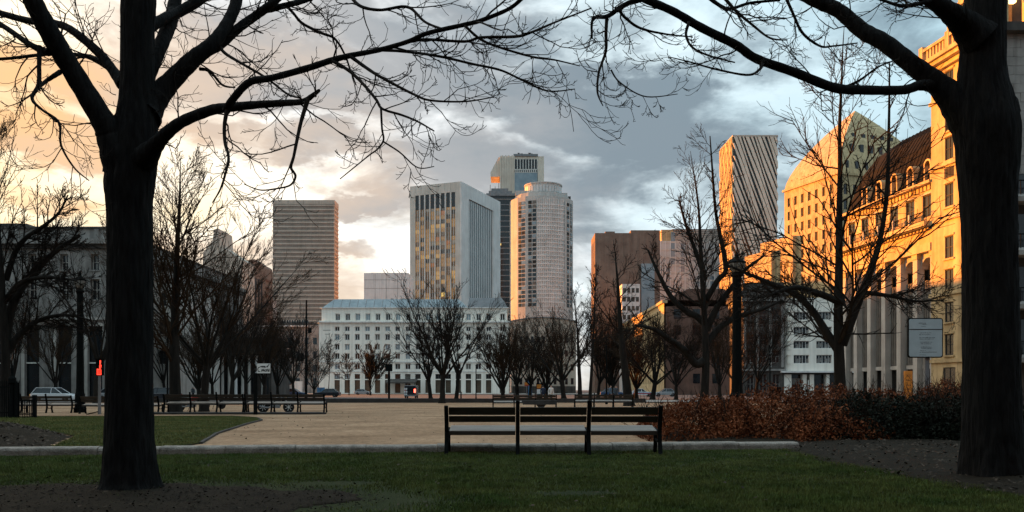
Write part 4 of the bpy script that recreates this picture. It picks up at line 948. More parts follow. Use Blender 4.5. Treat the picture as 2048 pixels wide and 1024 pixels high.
for i in range(43):
    z_ = 5+i*(zt-8)/43; mu.lathe([(Rd+.5, z_), (Rd+.75, z_), (Rd+.75, z_+.55), (Rd+.5, z_+.55)], 22, a0=a0, a1=a1)
for i in range(15):
    a = a0+(a1-a0)*i/14; mu.tube([((Rd+.6)*math.cos(a), (Rd+.6)*math.sin(a), 4), ((Rd+.6)*math.cos(a), (Rd+.6)*math.sin(a), zt-1.5)], .22, 4)
mu.build('mullions', M_conc, b)['kind'] = 'stuff'
nr = 25
for px in (1039, 1046, 1058.5, 1067, 1123, 1134, 1140.5):
    sn = (px-1083)/63.5; a = -math.pi/2+math.asin(max(-.98, min(.98, sn)))
    for j in range(nr):
        z_ = GZ(618, Y)+j*(GZ(412, Y)-GZ(618, Y))/nr
        piece('window', random.choice((M_glass, M_glass, M_glass, M_dim, M_glassb, M_panel)), b, ((Rd+.06)*math.cos(a), (Rd+.06)*math.sin(a), z_), (2.0, .35, 1.75), a+math.pi/2)
for i in range(5): block('roof_plant', M_sooty, b, 9+i*1.7, 9.8+i*1.9, 4, 6, GZ(395, Y), GZ(395, Y)+1.6+(i*3 % 4)*.5)

# ---- pale box and far left blocks
Y = 430; k = bpx(Y); b = thing('office_block', 'pale windowless block with rooftop gantry behind the hotel', 'building', gp(728, Y))
w = 89*k; zt = GZ(546, Y); block('core', M_conc, b, 0, w, 0, 20, 0, zt)
for i in range(3): piece('joint', M_greyst, b, (w*(i+1)/4, -.04, 20), (.16, .06, zt-20.5))
for z_ in (GZ(577, Y), GZ(560, Y)): piece('joint', M_greyst, b, (w/2, -.05, z_), (w, .06, .16))
for xx, hh in ((12, 2.5), (15, 3.2), (18, 2.2), (20.5, 2.8)): MB().tube([(xx, 4, zt), (xx-1.8, 4, zt+hh)], .14, 5).build('gantry', M_sooty, b)
block('gantry_deck', M_sooty, b, 3, 21, 3, 6, zt, zt+.5)
Y = 380; k = bpx(Y); b = thing('round_cornered_tower', 'dark brown tower with rounded shoulder left of banded tower', 'building', gp(478, Y))
w = 50*k; zt = GZ(518, Y); pts = [(0, 0), (w, 0), (w, zt-4)]+[(w-2.2*(1-math.cos(t*math.pi/10)), zt-4+2.2*math.sin(t*math.pi/10)) for t in range(1, 6)]+[(w*.62, zt), (w*.35, zt-.6), (w*.12, zt-2.4), (0, zt-5)]
MB().prism_xz(pts, 0, 14).build('core', M_brownb, b)
for i in range(8): piece('window_strip', M_glass, b, (.9+i*1.32, -.06, 4), (.55, .1, zt-12-abs(i-4)*.5))
for j in range(14): piece('balcony', M_redbr, b, (w+.01, 2, 6+j*3.4), (.9, 8, .9))
Y = 330; k = bpx(Y); b = thing('gabled_block', 'dim stepped block with pointed roof hidden behind the ochre tree', 'building', gp(392, Y))
pg = [(14, 790), (92, 790), (92, 520), (84, 514), (48, 490), (45, 457), (36, 459), (33, 482), (14, 506)]
MB().prism_xz([((x_)*k, 0 if y_ > 780 else GZ(y_, Y)) for x_, y_ in pg], 0, 16).build('core', M_tan, b)
for i in range(5):
    for j in range(9): piece('window', M_glass, b, (4.2+i*2.9, -.05, 4+j*5), (1.5, .08, 2.4))
Y = 520; k = bpx(Y); b = thing('office_block', 'small pale block in the gap left of the banded tower', 'building', gp(526, Y))
block('core', M_conc, b, 0, 16*k, 0, 12, 0, GZ(598, Y))
for j in range(10): piece('window_band', M_bronze, b, (8*k, -.05, 6+j*5), (4, .08, 1.5))
Y = 290; k = bpx(Y); b = thing('podium_building', 'low grey brick building with flat canopy left of the hotel', 'building', gp(470, Y))
block('core', M_greyst, b, 0, 166*k, 0, 14, 0, GZ(650, Y)); block('penthouse', M_sooty, b, 84*k, 150*k, 3, 12, GZ(650, Y), GZ(643, Y)); block('roof_slab', M_conc, b, 56*k, 146*k, -1.2, 14, GZ(653.6, Y), GZ(651, Y))
for i in range(12): piece('window', M_glass, b, ((90+i*5)*k, -.06, GZ(652, Y)+1.0), (.55, .1, 1.0))
piece('door', M_conc, b, (125*k, -.08, 0), (3.4, .1, 4.2)); 
for i in range(9):
    for j in range(4): piece('window', M_glass, b, (4+i*2.9, -.06, 3+j*4.6), (1.3, .1, 2.2))

# ---- low building with arched roof right of the hotel
Y = 300; k = bpx(Y); b = thing('arched_roof_hall', 'low hall with shallow arched roof right of the hotel', 'building', gp(1022, Y))
pts = [(0, 0), (130*k, 0)]+[((130-130*t/12)*k, GZ(643, Y)+1.3*math.sin(math.pi*t/12)) for t in range(13)]
MB().prism_xz(pts, 0, 22).build('wall', M_tan, b)
m = MB(); 
for t in range(12):
    q = lambda t: ((130-130*t/12)*k, GZ(643, Y)+1.3*math.sin(math.pi*t/12))
    (xa, za), (xb, zb) = q(t), q(t+1); m.prism_xz([(xb, zb+.02), (xa, za+.02), (xa, za+.35), (xb, zb+.35)], -.5, 22.5)
m.build('roof', M_zincg, b)
for i in range(11):
    for j in range(4): piece('window', M_glass, b, (1.5+i*2.0, -.05, 3.2+j*4.9), (.95, .08, 2.2))
block('shopfront', M_sooty, b, .5, 129*k, -.3, -.02, 0, 2.6)

# ---- brown slab and glass block
Y = 330; k = bpx(Y); b = thing('brick_slab', 'windowless brown brick slab behind the leaning tree', 'building', gp(1190, Y))
w = 130*k; block('core', M_brownb, b, 0, w, 0, 16, 0, GZ(466, Y)); block('roof_step', M_brownb, b, 21*k, 40*k, .5, 12, GZ(466, Y), GZ(462.5, Y)); block('roof_step', M_brownb, b, 72*k, w, .4, 14, GZ(466, Y), GZ(460, Y))
for i in range(1, 9): piece('brick_pier', M_brownb, b, (w*i/9, -.12, 0), (.3, .13, GZ(467, Y)))
fl = Face(b, 0, 16, -math.pi/2)
for i in range(3): fl.piece('window_strip', M_bronze, 3+i*4.6, -.1, 6, (1.6, .15, GZ(470, Y)-8))
gb = piece('glass_bay', M_glassb, b, (105*k, -1.2, 0), (26*k, 1.19, GZ(528, Y))); 
Y = 315; b = thing('office_block', 'small pale gridded block before the brown slab', 'building', gp(1244, Y)); k = bpx(Y)
block('core', M_conc, b, 0, 36*k, 0, 8, 0, GZ(568, Y))
for i in range(4):
    for j in range(8): piece('window', M_bronze, b, ((5+i*8.6)*k, -.06, GZ(568, Y)-3.2-j*3.3), (1.1, .1, 1.7))
Y = 390; k = bpx(Y); b = thing('glass_block', 'broad grey glass block with golden rooftop box', 'building', gp(1316, Y))
w = 128*k; zt = GZ(482, Y); block('core', M_glasspale, b, 0, w, 0, 24, 0, zt)
for i in range(13): piece('mullion', M_conc, b, (w*(i+.5)/13, -.25, 0), (.35, .3, zt))
for j in range(20): piece('floor_band', M_concw, b, (w/2, -.15, zt-.9-j*3.5), (w, .2, .7))
for i in range(11):
    if i % 3: piece('dark_glazing', M_glassb, b, (w*(i+1)/13, -.08, zt-8-(i*5 % 9)*3), (w/13-.5, .1, 7+(i*7 % 5)*2))
block('upper_storey', M_concw, b, 30*k, w, .8, 20, zt, GZ(459, Y))
for j in range(5): piece('louvre', M_greyst, b, (78*k, .6, zt+.5+j*.95), (92*k, .2, .25))
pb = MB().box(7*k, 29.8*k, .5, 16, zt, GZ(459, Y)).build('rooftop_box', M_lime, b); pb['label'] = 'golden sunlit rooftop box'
block('coping', M_zincg, b, 29*k, w+.2, .6, 20.2, GZ(459, Y), GZ(457.6, Y))

# ---- diagonal lattice tower
Y = 345; k = bpx(Y); b = thing('lattice_tower', 'tower wrapped in slanting pale fins at right of centre', 'building', gp(1465, Y))
w = 91*k; zt = GZ(270, Y); dp = 21.0; block('core', M_glass, b, .3, w-.3, .3, dp-.3, 0, zt-.6)
block('roof_edge', M_tan, b, 0, w, 0, dp, zt-.6, zt)
def clipseg(u0, z0, u1, z1, ua, ub, za, zb):
    t0, t1 = 0.0, 1.0
    for p, q in ((-(u1-u0), u0-ua), (u1-u0, ub-u0), (-(z1-z0), z0-za), (z1-z0, zb-z0)):
        if abs(p) < 1e-9:
            if q < 0: return None
        else:
            t = q/p
            if p < 0: t0 = max(t0, t)
            else: t1 = min(t1, t)
    return None if t0 >= t1 else (u0+(u1-u0)*t0, z0+(z1-z0)*t0, u0+(u1-u0)*t1, z0+(z1-z0)*t1)
def slant(face, u, slope, Wd_, wd, m, dd=-.25, th=.5, bow=0.0):
    """one fin falling from the roof line at u, slope = du per metre of fall, a gentle wave along it; clipped at the edges"""
    N_ = 40; Lp = []; Rp = []
    for i in range(N_+1):
        z = zt-.7-(zt-1.2)*i/N_; c = u+slope*(zt-z)+bow*math.sin(i*.55+u)
        hw = wd*(.75+.35*math.sin(i*.33+u*1.3)); a, e = c-hw/2, c+hw/2
        if e <= .02 or a >= Wd_-.02: continue
        Lp.append((max(0, a), z)); Rp.append((min(Wd_, e), z))
    if len(Lp) < 2: return
    mm = face.mb(); n = len(Lp)
    v = [(x_, dd, z) for x_, z in Lp]+[(x_, dd, z) for x_, z in Rp]+[(x_, dd+th, z) for x_, z in Lp]+[(x_, dd+th, z) for x_, z in Rp]
    f = []
    for i in range(n-1): f += [(i+1, n+i+1, n+i, i), (i, 2*n+i, 2*n+i+1, i+1), (n+i, n+i+1, 3*n+i+1, 3*n+i)]
    mm.add(v, f); mm.build('fin', m, face.root)
f1 = Face(b, 0, 0, 0)
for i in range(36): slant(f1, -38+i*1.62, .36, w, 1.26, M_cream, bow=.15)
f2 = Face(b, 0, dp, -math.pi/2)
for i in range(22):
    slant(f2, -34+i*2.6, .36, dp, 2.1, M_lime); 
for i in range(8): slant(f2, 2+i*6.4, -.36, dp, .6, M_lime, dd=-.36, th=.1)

# ---- building with crown roof, sunlit left face
Yk = 245; kx = GX(1676, Yk); b = thing('crown_roof_building', 'tall stone building with curved crown roof, golden on its left face', 'building', (kx, Yk, 0), R(20))
Lf, Ld = 36.0, 24.0; ze = GZ(345, Yk)
CH = 23.0; inset = lambda z: max(0, (z-ze)/CH)**1.5      # crown leans in ever faster towards its point
lvl = [ze+CH*q_/10 for q_ in range(11)]
fF, fL = Face(b, 0, 0, 0), Face(b, 0, Ld, -math.pi/2)
ops = [(2+i*3.4, 3.5+i*3.4, z_, z_+3.0) for i in range(10) for z_ in [ze-6-j*4.4 for j in range(11)]]
opl = [(1.6+i*3.15, 2.9+i*3.15, z_, z_+2.7) for i in range(7) for z_ in [ze-5.5-j*4.2 for j in range(12)]]
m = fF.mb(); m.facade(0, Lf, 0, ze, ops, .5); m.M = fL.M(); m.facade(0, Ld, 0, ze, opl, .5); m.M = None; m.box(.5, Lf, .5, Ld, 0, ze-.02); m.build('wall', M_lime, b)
for a_, b_, c_, d_ in ops: fF.piece('window', M_glass, (a_+b_)/2, .36, c_, (b_-a_, .12, d_-c_))
for a_, b_, c_, d_ in opl: fL.piece('window', M_dim, (a_+b_)/2, .30, c_, (b_-a_, .12, d_-c_))
m = MB()
ring = lambda z: [(16.3*inset(z), 11.4*inset(z)), (Lf-19.3*inset(z), 11.4*inset(z)), (Lf-19.3*inset(z), Ld-12.2*inset(z)), (16.3*inset(z), Ld-12.2*inset(z))]
for z0, z1 in zip(lvl, lvl[1:]):
    m.add([(x_, y_, z0) for x_, y_ in ring(z0)]+[(x_, y_, z1) for x_, y_ in ring(z1)], [(0, 1, 5, 4), (1, 2, 6, 5), (2, 3, 7, 6), (3, 0, 4, 7)])
m.add([(x_, y_, lvl[-1]) for x_, y_ in ring(lvl[-1])], [(0, 1, 2, 3)])
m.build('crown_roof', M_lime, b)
for zz, ww, hh in ((ze+1.4, 1.3, 3.0), (ze+6.2, 1.4, 4.0), (ze+12.2, 1.6, 1.8)):
    u = 16.3*inset(zz+hh)+2.2
    while u < Lf-19.3*inset(zz+hh)-2: piece('crown_window', M_glass, b, (u, 11.4*inset(zz+hh*.35)-.12, zz), (ww*.85, 1.2, hh*.85)); u += 3.5
for zz, hh in ((ze+1.0, 2.4), (ze+5.2, 2.4), (ze+9.4, 2.4), (ze+13.4, 2.0)):
    u = 12.2*inset(zz+hh)+2
    while u < Ld-11.4*inset(zz+hh)-1.6: fL.piece('crown_window', M_dim, u, 16.3*inset(zz+hh*.7)-.06, zz, (.6, .8, hh*.7)); u += 2.6
block('cornice', M_lime, b, -.5, Lf, -.5, Ld+.5, ze-.45, ze+.15)
m = MB(); m.box(-1.6, 8, 18, 34, 0, GZ(475, Yk+20)); m.box(-3.4, 6, 26, 40, 0, GZ(503, Yk+26)); m.build('lower_block', M_lime, b)
for i in range(5):
    for j in range(9): Face(b, -1.6, 34, -math.pi/2).piece('window', M_dim, 1.5+i*3, -.05, 8+j*3.9, (1.1, .1, 2.0))

# ---- long low building along the right street, golden flank
b = thing('street_block', 'long low block with golden sunlit flank and dull red gable end', 'building', (40, 222, 0))
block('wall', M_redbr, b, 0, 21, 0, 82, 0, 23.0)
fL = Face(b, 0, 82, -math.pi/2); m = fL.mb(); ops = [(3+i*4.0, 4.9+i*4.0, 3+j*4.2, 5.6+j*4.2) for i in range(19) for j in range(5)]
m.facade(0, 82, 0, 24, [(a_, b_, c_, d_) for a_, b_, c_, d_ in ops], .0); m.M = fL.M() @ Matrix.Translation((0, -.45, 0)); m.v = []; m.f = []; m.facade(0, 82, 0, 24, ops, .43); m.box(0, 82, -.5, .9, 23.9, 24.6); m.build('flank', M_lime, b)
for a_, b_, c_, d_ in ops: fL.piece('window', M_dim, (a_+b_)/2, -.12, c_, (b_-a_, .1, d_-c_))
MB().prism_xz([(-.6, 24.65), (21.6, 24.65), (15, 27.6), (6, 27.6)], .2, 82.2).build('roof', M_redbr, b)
for i in range(4):
    for j in range(5): piece('window', M_glass, b, (3+i*5, -.06, 3+j*4.2), (1.8, .1, 2.5))

# ---- sooty old building
Y = 173; k = bpx(Y); b = thing('old_building', 'sooty old stone building with heavy cornice right of the lamp post', 'building', gp(1486, Y), R(-6))
w = 80*k; zt = GZ(592, Y); fc = Face(b, 0, 0, 0)
ops = [(hx_*k, (hx_+14)*k, max(.1, GZ(y1, Y)), GZ(y0, Y)) for hx_ in (8, 33, 58) for y0, y1 in ((620, 640), (643, 655), (668, 690), (700, 726), (748, 788))]
m = MB(); m.facade(0, w, 0, zt, ops, .7); m.box(0, w, .7, 18, 0, zt-.05); m.build('wall', M_sooty, b)
for a_, b_, c_, d_ in ops: window(fc, a_, b_, c_, d_, .7, M_greyst, M_glass, 2, 2, .12)
for hx_ in (3.5, 28, 53, 76.5): fc.piece('pilaster', M_greyst, hx_*k, -.3, GZ(735, Y), (5*k, .3, GZ(612, Y)-GZ(735, Y)))
block('cornice', M_sooty, b, -.8, w+.8, -1.0, 18, zt, zt+1.0); block('cornice', M_greyst, b, -.3, w+.3, -.5, 18, zt-1.1, zt-.02)
block('parapet', M_sooty, b, 0, w, 0, 18, zt+1.0, GZ(566, Y)); block('string_course', M_greyst, b, -.3, w+.3, -.4, 0, GZ(742, Y), GZ(738, Y))

# ---- white annex with ribbon windows
Y = 172; k = bpx(Y); b = thing('white_annex', 'white rounded annex with dark ribbon windows behind the tall tree', 'building', gp(1567, Y), R(-5))
w = 150*k; zt = GZ(596, Y); fc = Face(b, 0, 0, 0); zs = GZ(742, Y)
ops = [(a_*k, b_*k, GZ(y1, Y), GZ(y0, Y)) for a_, b_ in ((7, 50), (64, 94), (106, 146)) for y0, y1 in ((624, 640), (654, 669), (682, 697), (710, 727))]
m = MB(); m.facade(2, w, zs, zt, ops, .5); m.box(2, w, .5, 16, zs, zt-.05)
for i in range(6):
    a, c = math.pi+i*math.pi/12, math.pi+(i+1)*math.pi/12
    m.quad((2+2*math.cos(a), 2+2*math.sin(a), zs), (2+2*math.cos(c), 2+2*math.sin(c), zs), (2+2*math.cos(c), 2+2*math.sin(c), zt), (2+2*math.cos(a), 2+2*math.sin(a), zt))
m.quad((0, 16, zs), (0, 2, zs), (0, 2, zt), (0, 16, zt)); m.quad((0, 2, zt), (2, 0, zt), (w, 0, zt), (0, 16, zt)); m.build('wall', M_hotel, b)
for a_, b_, c_, d_ in ops:
    n = 7 if b_-a_ > 3.6 else 5; wo_ = window(fc, a_, b_, c_, d_, .5, M_white, M_glass, n, 1, .09)
    for i in range(n):
        if (i*7+int(c_*3)) % 3: piece('blind', M_greyst, wo_, (-(b_-a_)/2+(i+.5)*(b_-a_)/n, .03, .12+(d_-c_)*.12*(i % 3)), ((b_-a_)/n*.45, .01, (d_-c_)*.5))
block('ledge', M_conc, b, -.6, w+.3, -.9, 16, zs-.35, zs); block('soffit', M_sooty, b, .4, w, .3, 16, zs-.7, zs-.36)
g_ = [(0, 16), (38, 46), (52, 60), (84, 90), (112, 118), (140, 150)]
for a_, b_ in g_: block('pier', M_hotel, b, a_*k, b_*k, .2, 3, 0, zs-.7)
block('shop_back', M_glass, b, 1, w, 2.2, 3, 0, zs-.7); piece('shop_sign', M_chalk, b, (49*k, .1, 1.4), (2.2*k, .1, 1.8)); piece('shop_blind', M_greyst, b, (28*k, 1.4, 2.4), (20*k, .1, 1.2))
block('ground_slab', M_pave, b, -.5, w, -2, 2.2, 0, .12)

# ---- columned stone building on the right with mansard roof and corner pavilion
th = math.atan2(-1, .125); b = thing('columned_building', 'golden columned stone building with black mansard roof and corner pavilion at right', 'building', (33.80, 86.7, 0), th)
fc = Face(b, 0, 0, 0); WL = 14.9; NB = 6; bw = WL/NB
ops = [(bw*i+.75, bw*i+bw-.45, 16.05, 17.95) for i in range(NB)]
m = MB(); m.facade(0, WL, 13.0, 18.3, ops, .22); m.box(0, WL, .22, 14, 13.0, 18.28); m.quad((0, 0, 13), (0, 0, 18.3), (0, .22, 18.3), (0, .22, 13)); m.quad((0, 0, 13), (WL, 0, 13), (WL, .22, 13), (0, .22, 13)); m.build('upper_wall', M_lime, b)
for a_, b_, c_, d_ in ops:
    window(fc, a_, b_, c_, d_, .22, M_sooty, M_glass, 2, 2, .09); fc.piece('window_surround', M_limeg, (a_+b_)/2, -.10, d_+.02, (b_-a_+.3, .12, .14))
block('core', M_sooty, b, .1, WL, 2.6, 14, 0, 13.0)
for i in range(NB+1):                        # tall square columns with caps
    u = bw*i+.02 if i else .36
    pl = fc.piece('column', M_limeg, u, -.25, .35, (.62, .68, 12.3)); fc.piece('column_cap', M_lime, u, -.33, 12.6, (.78, .82, .42)); fc.piece('column_base', M_limeg, u, -.5, 0, (.86, 1.0, .35))
for i in range(NB):
    u = bw*i+bw/2+.1
    for j in range(3): fc.piece('ribbed_panel', M_panel, u, .28+.015*(j % 2), 3.45+j*2.42, (bw-.66, .25, 2.40))
    rb = MB()
    for q_ in range(7): rb.box(bw*i+.5+q_*.27, bw*i+.60+q_*.27, .22, .30, 3.5, 10.65)
    rb.build('panel_ribs', M_panel, b)
    ar = MB(); c_ = u; rr_ = (bw-.66)/2           # arched head with dark opening behind
    prev = None
    for t in range(11):
        a = math.pi*t/10; p_ = (c_+rr_*math.cos(a), 11.7+min(rr_, .95)*math.sin(a))
        if prev: ar.quad((p_[0], .1, p_[1]), (prev[0], .1, prev[1]), (prev[0], .1, 13.0), (p_[0], .1, 13.0)); ar.quad((p_[0], .1, p_[1]), (p_[0], 1.2, p_[1]), (prev[0], 1.2, prev[1]), (prev[0], .1, prev[1]))
        prev = p_
    ar.build('arch', M_limeg, b)
    fc.piece('loggia_glass', M_dim, u, .75, 10.7, (bw-.5, .1, 2.4)); fc.piece('lintel', M_limeg, u, .2, 3.1, (bw-.66, .5, .34))
    fc.piece('shop_window', M_glass, u, 1.2, .1, (bw-.7, .1, 3.0)); 
    if i in (0, 1, 2): fc.piece('inner_pier', M_limeg, u-.35, .75, .1, (.7, .4, 3.0))
    else:
        wn_ = fc.piece('shop_frame', M_limeg, u, 1.08, .1, (bw-.9, .1, .25)); fc.piece('blind', M_chalk, u, 1.1, .5, (1.0, .05, 1.1)); fc.piece('shop_mullion', M_iron, u, 1.05, .1, (.08, .1, 3.0))
block('architrave', M_lime, b, -.1, WL, -.45, .44, 13.02, 13.7); block('frieze', M_lime, b, -.05, WL, -.25, -.002, 13.7, 14.8)
for i in range(30): fc.piece('dentil', M_lime, .25+i*.5, -.55, 14.8, (.26, .54, .28))
block('cornice', M_lime, b, -.6, WL+.0, -1.0, .3, 15.1, 15.5); block('cornice', M_sooty, b, -.4, WL, -.8, -.02, 14.98, 15.09)
rl = MB()
rl.box(0, WL, -.82, -.76, 16.3, 16.36); rl.box(0, WL, -.82, -.76, 15.58, 15.62)
for i in range(75): rl.box(.1+i*.2, .125+i*.2, -.805, -.78, 15.5, 16.3)
rl.build('balcony_railing', M_iron, b)
for i in range(NB): fc.piece('railing_post', M_limeg, bw*i+.1, -.9, 15.5, (.2, .2, .95))
for i in range(28): fc.piece('frieze_block', M_lime, .4+i*.53, -.12, 18.32, (.34, .3, .42))
block('roof_ledge', M_lime, b, -.5, WL, -.55, .5, 18.76, 19.0); block('frieze', M_sooty, b, 0, WL, .02, .4, 18.3, 18.76)
lv = [(0, .15, 19.0), (.5, .75, 21.0), (1.1, 1.4, 22.8), (2.1, 2.4, 24.4), (3.8, 3.9, 25.6)]
rf = MB()
for (u0, d0, z0), (u1, d1, z1) in zip(lv, lv[1:]):
    rf.add([(u0, d0, z0), (WL, d0, z0), (WL, 14, z0), (u0, 14, z0), (u1, d1, z1), (WL, d1, z1), (WL, 14, z1), (u1, 14, z1)], [(0, 1, 5, 4), (2, 3, 7, 6), (3, 0, 4, 7)])
u1, d1, z1 = lv[-1]; rf.add([(u1, d1, z1), (WL, d1, z1), (WL, 14, z1+.3), (u1, 14, z1+.3)], [(0, 1, 2, 3)])
rfo = rf.build('mansard_roof', M_slate, b)
for i in range(25):
    u = .5+i*.58; p3 = [(max(u, a_), d_-.02, z_+.01) for a_, d_, z_ in lv if True]
    if u > 3.9: MB().tube([(u, d_-.01, z_+.02) for a_, d_, z_ in lv], .03, 4).build('roof_seam', M_slate, rfo)
for i in range(5):
    u = WL-1.15-i*2.52; dm = MB(); dm.box(u-.52, u-.36, .05, 1.6, 19.05, 20.55); dm.box(u+.36, u+.52, .05, 1.6, 19.05, 20.55); dm.box(u-.52, u+.52, .0, 1.6, 18.98, 19.12)
    prev = None
    for t in range(9):
        a = math.pi*t/8; p_ = (u+.52*math.cos(a), 20.55+.5*math.sin(a)); q_ = (u+.36*math.cos(a), 20.55+.34*math.sin(a))
        if prev: dm.add([(*prev[0][:1], .03, prev[0][1]), (p_[0], .03, p_[1]), (q_[0], .03, q_[1]), (prev[1][0], .03, prev[1][1]), (prev[0][0], 2.4, prev[0][1]), (p_[0], 2.4, p_[1])], [(0, 3, 2, 1), (0, 1, 5, 4)])
        prev = (p_, q_)
    do = dm.build('dormer', M_lime, b); fc.piece('dormer_glass', M_glass, u, .5, 19.12, (.74, .08, 1.8)); fc.piece('dormer_bar', M_sooty, u, .44, 19.12, (.06, .06, 1.7)); fc.piece('dormer_bar', M_sooty, u, .43, 20.1, (.7, .05, .06))
# pavilion
p0, p1, pd = WL, 24.4, -.35; fp = Face(b, p0, pd, 0); PW = p1-p0
zr = [(4.1, 5.8), (6.8, 8.4), (9.5, 11.1), (12.0, 13.8), (16.2, 18.1), (20.0, 21.9), (22.4, 24.6), (25.7, 27.3)]
ops = [(u-.55, u+.55, a_, c_) for u in (2.4, 5.0, 7.65) for a_, c_ in zr]+[(u-.8, u+.8, .1, 3.1) for u in (2.4, 5.0, 7.6)]
m = fp.mb(); m.facade(0, PW, 0, 28.0, ops, .18); m.M = None; m.box(p0, p1, pd+.18, 14, 0, 27.95); m.M = fp.M(); m.quad((0, .18, 0), (0, 0, 0), (0, 0, 28), (0, .18, 28)); m.quad((PW, 0, 0), (PW, .18, 0), (PW, .18, 28), (PW, 0, 28)); m.build('pavilion_wall', M_lime, b)
for a_, b_, c_, d_ in ops:
    window(fp, a_, b_, c_, d_, .18, M_sooty, M_glass, 2, 2 if c_ > 1 else 1, .08)
    if c_ > 1: fp.piece('sill', M_lime, (a_+b_)/2, -.12, c_-.15, (b_-a_+.3, .14, .14)); fp.piece('window_head', M_lime, (a_+b_)/2, -.08, d_+.03, (b_-a_+.24, .1, .16))
for u in (2.4, 5.0, 7.65):
    pn = MB(); pn.M = fp.M()
    pn.box(u-.6, u+.6, -.06, -.01, 18.55, 18.63); pn.box(u-.6, u+.6, -.06, -.01, 19.32, 19.4)
    for q_ in range(7): pn.box(u-.56+q_*.175, u-.48+q_*.175, -.06, -.01, 18.63, 19.32)
    pn.build('grille', M_sooty, b)
for z_ in (3.5, 9.0, 15.1, 19.6, 25.1): block('string_course', M_lime, b, p0-.12, p1+.1, pd-.16, pd-.003, z_, z_+.28)
for z_, o_ in ((27.6, .35), (28.0, .75), (28.35, 1.0)): block('cornice', M_lime, b, p0-o_, p1+o_, pd-o_, 14.5, z_+.01, z_+.345)
for i in range(22): piece('baluster', M_lime, b, (p0+.2+i*.42, pd-.5, 28.72), (.2, .2, 1.0))
block('balustrade_rail', M_lime, b, p0-.7, p1+.7, pd-.62, pd-.2, 29.72, 29.95)
for u in (p0-.5, p0+3, p0+6, p1): piece('balustrade_pier', M_lime, b, (u, pd-.65, 28.7), (.5, .5, 1.5))
for u in (p0+1.6, p0+3.0): 
    c1 = MB(); c1.box(u-.45, u-.28, .3, .5, 28.7, 32.4); c1.box(u+.28, u+.45, .3, .5, 28.7, 32.4); c1.box(u-.45, u-.28, 1, 1.2, 28.7, 32.4); c1.box(u+.28, u+.45, 1, 1.2, 28.7, 32.4); c1.box(u-.55, u+.55, .2, 1.3, 32.4, 32.7); c1.box(u-.4, u+.4, .3, 1.2, 32.7, 33.0); c1.build('chimney', M_lime, b)

# ---- stone building at the right edge
Y = 55; k = bpx(Y); b = thing('stone_block_building', 'grey block of coursed stone behind the right trunk at the picture edge', 'building', (GX(2011, Y), Y, 0))
block('core', M_sooty, b, .05, 20, .22, 1.6, 0, 24.2); block('body', M_sooty, b, 4.2, 20, 1.61, 8, 0, 24.2)
z_ = 15.2; j = 0
while z_ < 24.0:
    x_ = 0.0 if j % 2 else -.0; first = .55 if j % 2 else 1.0
    xs = [0, first]
    while xs[-1] < 4.6: xs.append(xs[-1]+1.05)
    for a_, c_ in zip(xs, xs[1:]): piece('stone_block', M_greyst, b, ((a_+c_)/2, random.uniform(0, .03), z_), (c_-a_-.02, .25, .56))
    z_ += .58; j += 1
block('wall', M_greyst, b, 4.7, 20, 0, .21, 0, 24.2)
block('cornice', M_sooty, b, -.4, 20, -.6, 1.7, 24.2, 24.75); block('upper_storey', M_sooty, b, 1.0, 20, 1, 1.6, 24.75, 33)
for x_, z_ in ((-.05, 25), (1.35, 25)): piece('column', M_lime, b, (x_+.1, 0, 24.76), (.3, .4, 8))
ln = piece('wall_lantern', M_lampw, b, (.62, .3, 26.4), (.5, .3, 1.1)); ln['label'] = 'glowing amber lantern'
for z_ in (3.0, 6.4, 9.8, 13.2):
    MB().prism_yz([(-1.1, z_), (.2, z_), (.2, z_+.55), (-.9, z_+.5), (-1.1, z_+.3)], .0, 4.6).build('balcony', M_greyst, b)
    piece('balcony_window', M_glass, b, (2.4, .1, z_+.6), (4.2, .1, 2.2))
    br = MB()
    for i in range(16): br.box(.1+i*.28, .14+i*.28, -1.0, -.96, z_+.45, z_+1.3)
    br.box(0, 4.6, -1.02, -.94, z_+1.3, z_+1.36); br.build('balcony_railing', M_iron, b)

# ---- grey neoclassical building at left
Y = 100; k = bpx(Y); x0 = GX(-150, Y); b = thing('grey_building', 'broad sooty grey building with tall dark windows at far left', 'building', (x0, Y, 0))
def lx(px): return (px+150)*k
Wd = lx(216); zt = GZ(489, Y); fc = Face(b, 0, 0, 0); ops = []
for c in (-130, -66, 0, 64, 128, 190):
    ops.append((lx(c-14.5), lx(c+14.5), .25, GZ(652, Y))); ops.append((lx(c-9), lx(c+9), GZ(600, Y), GZ(558, Y))); ops.append((lx(c-8), lx(c+8), GZ(540, Y), GZ(508, Y)))
m = MB(); m.facade(0, Wd, 0, zt, ops, .6); m.box(0, Wd, .6, 50, 0, zt-.05); m.quad((Wd, 0, 0), (Wd, .6, 0), (Wd, .6, zt), (Wd, 0, zt)); m.build('wall', M_greyst, b)
for a_, b_, c_, d_ in ops:
    if c_ < 1:
        window(fc, a_, b_, c_, d_, .6, M_iron, M_glass, 1, 1, .1); fc.piece('transom', M_chalk, (a_+b_)/2, .3, GZ(727, Y), (b_-a_, .12, .16)); fc.piece('jamb', M_limeg, a_-.18, -.12, 0, (.34, .12, d_))
        fc.piece('entablature', M_limeg, (a_+b_)/2, -.14, d_, (b_-a_+.7, .14, .35))
    else: window(fc, a_, b_, c_, d_, .6, M_limeg, M_glass, 2, 2, .1, M_greyst)
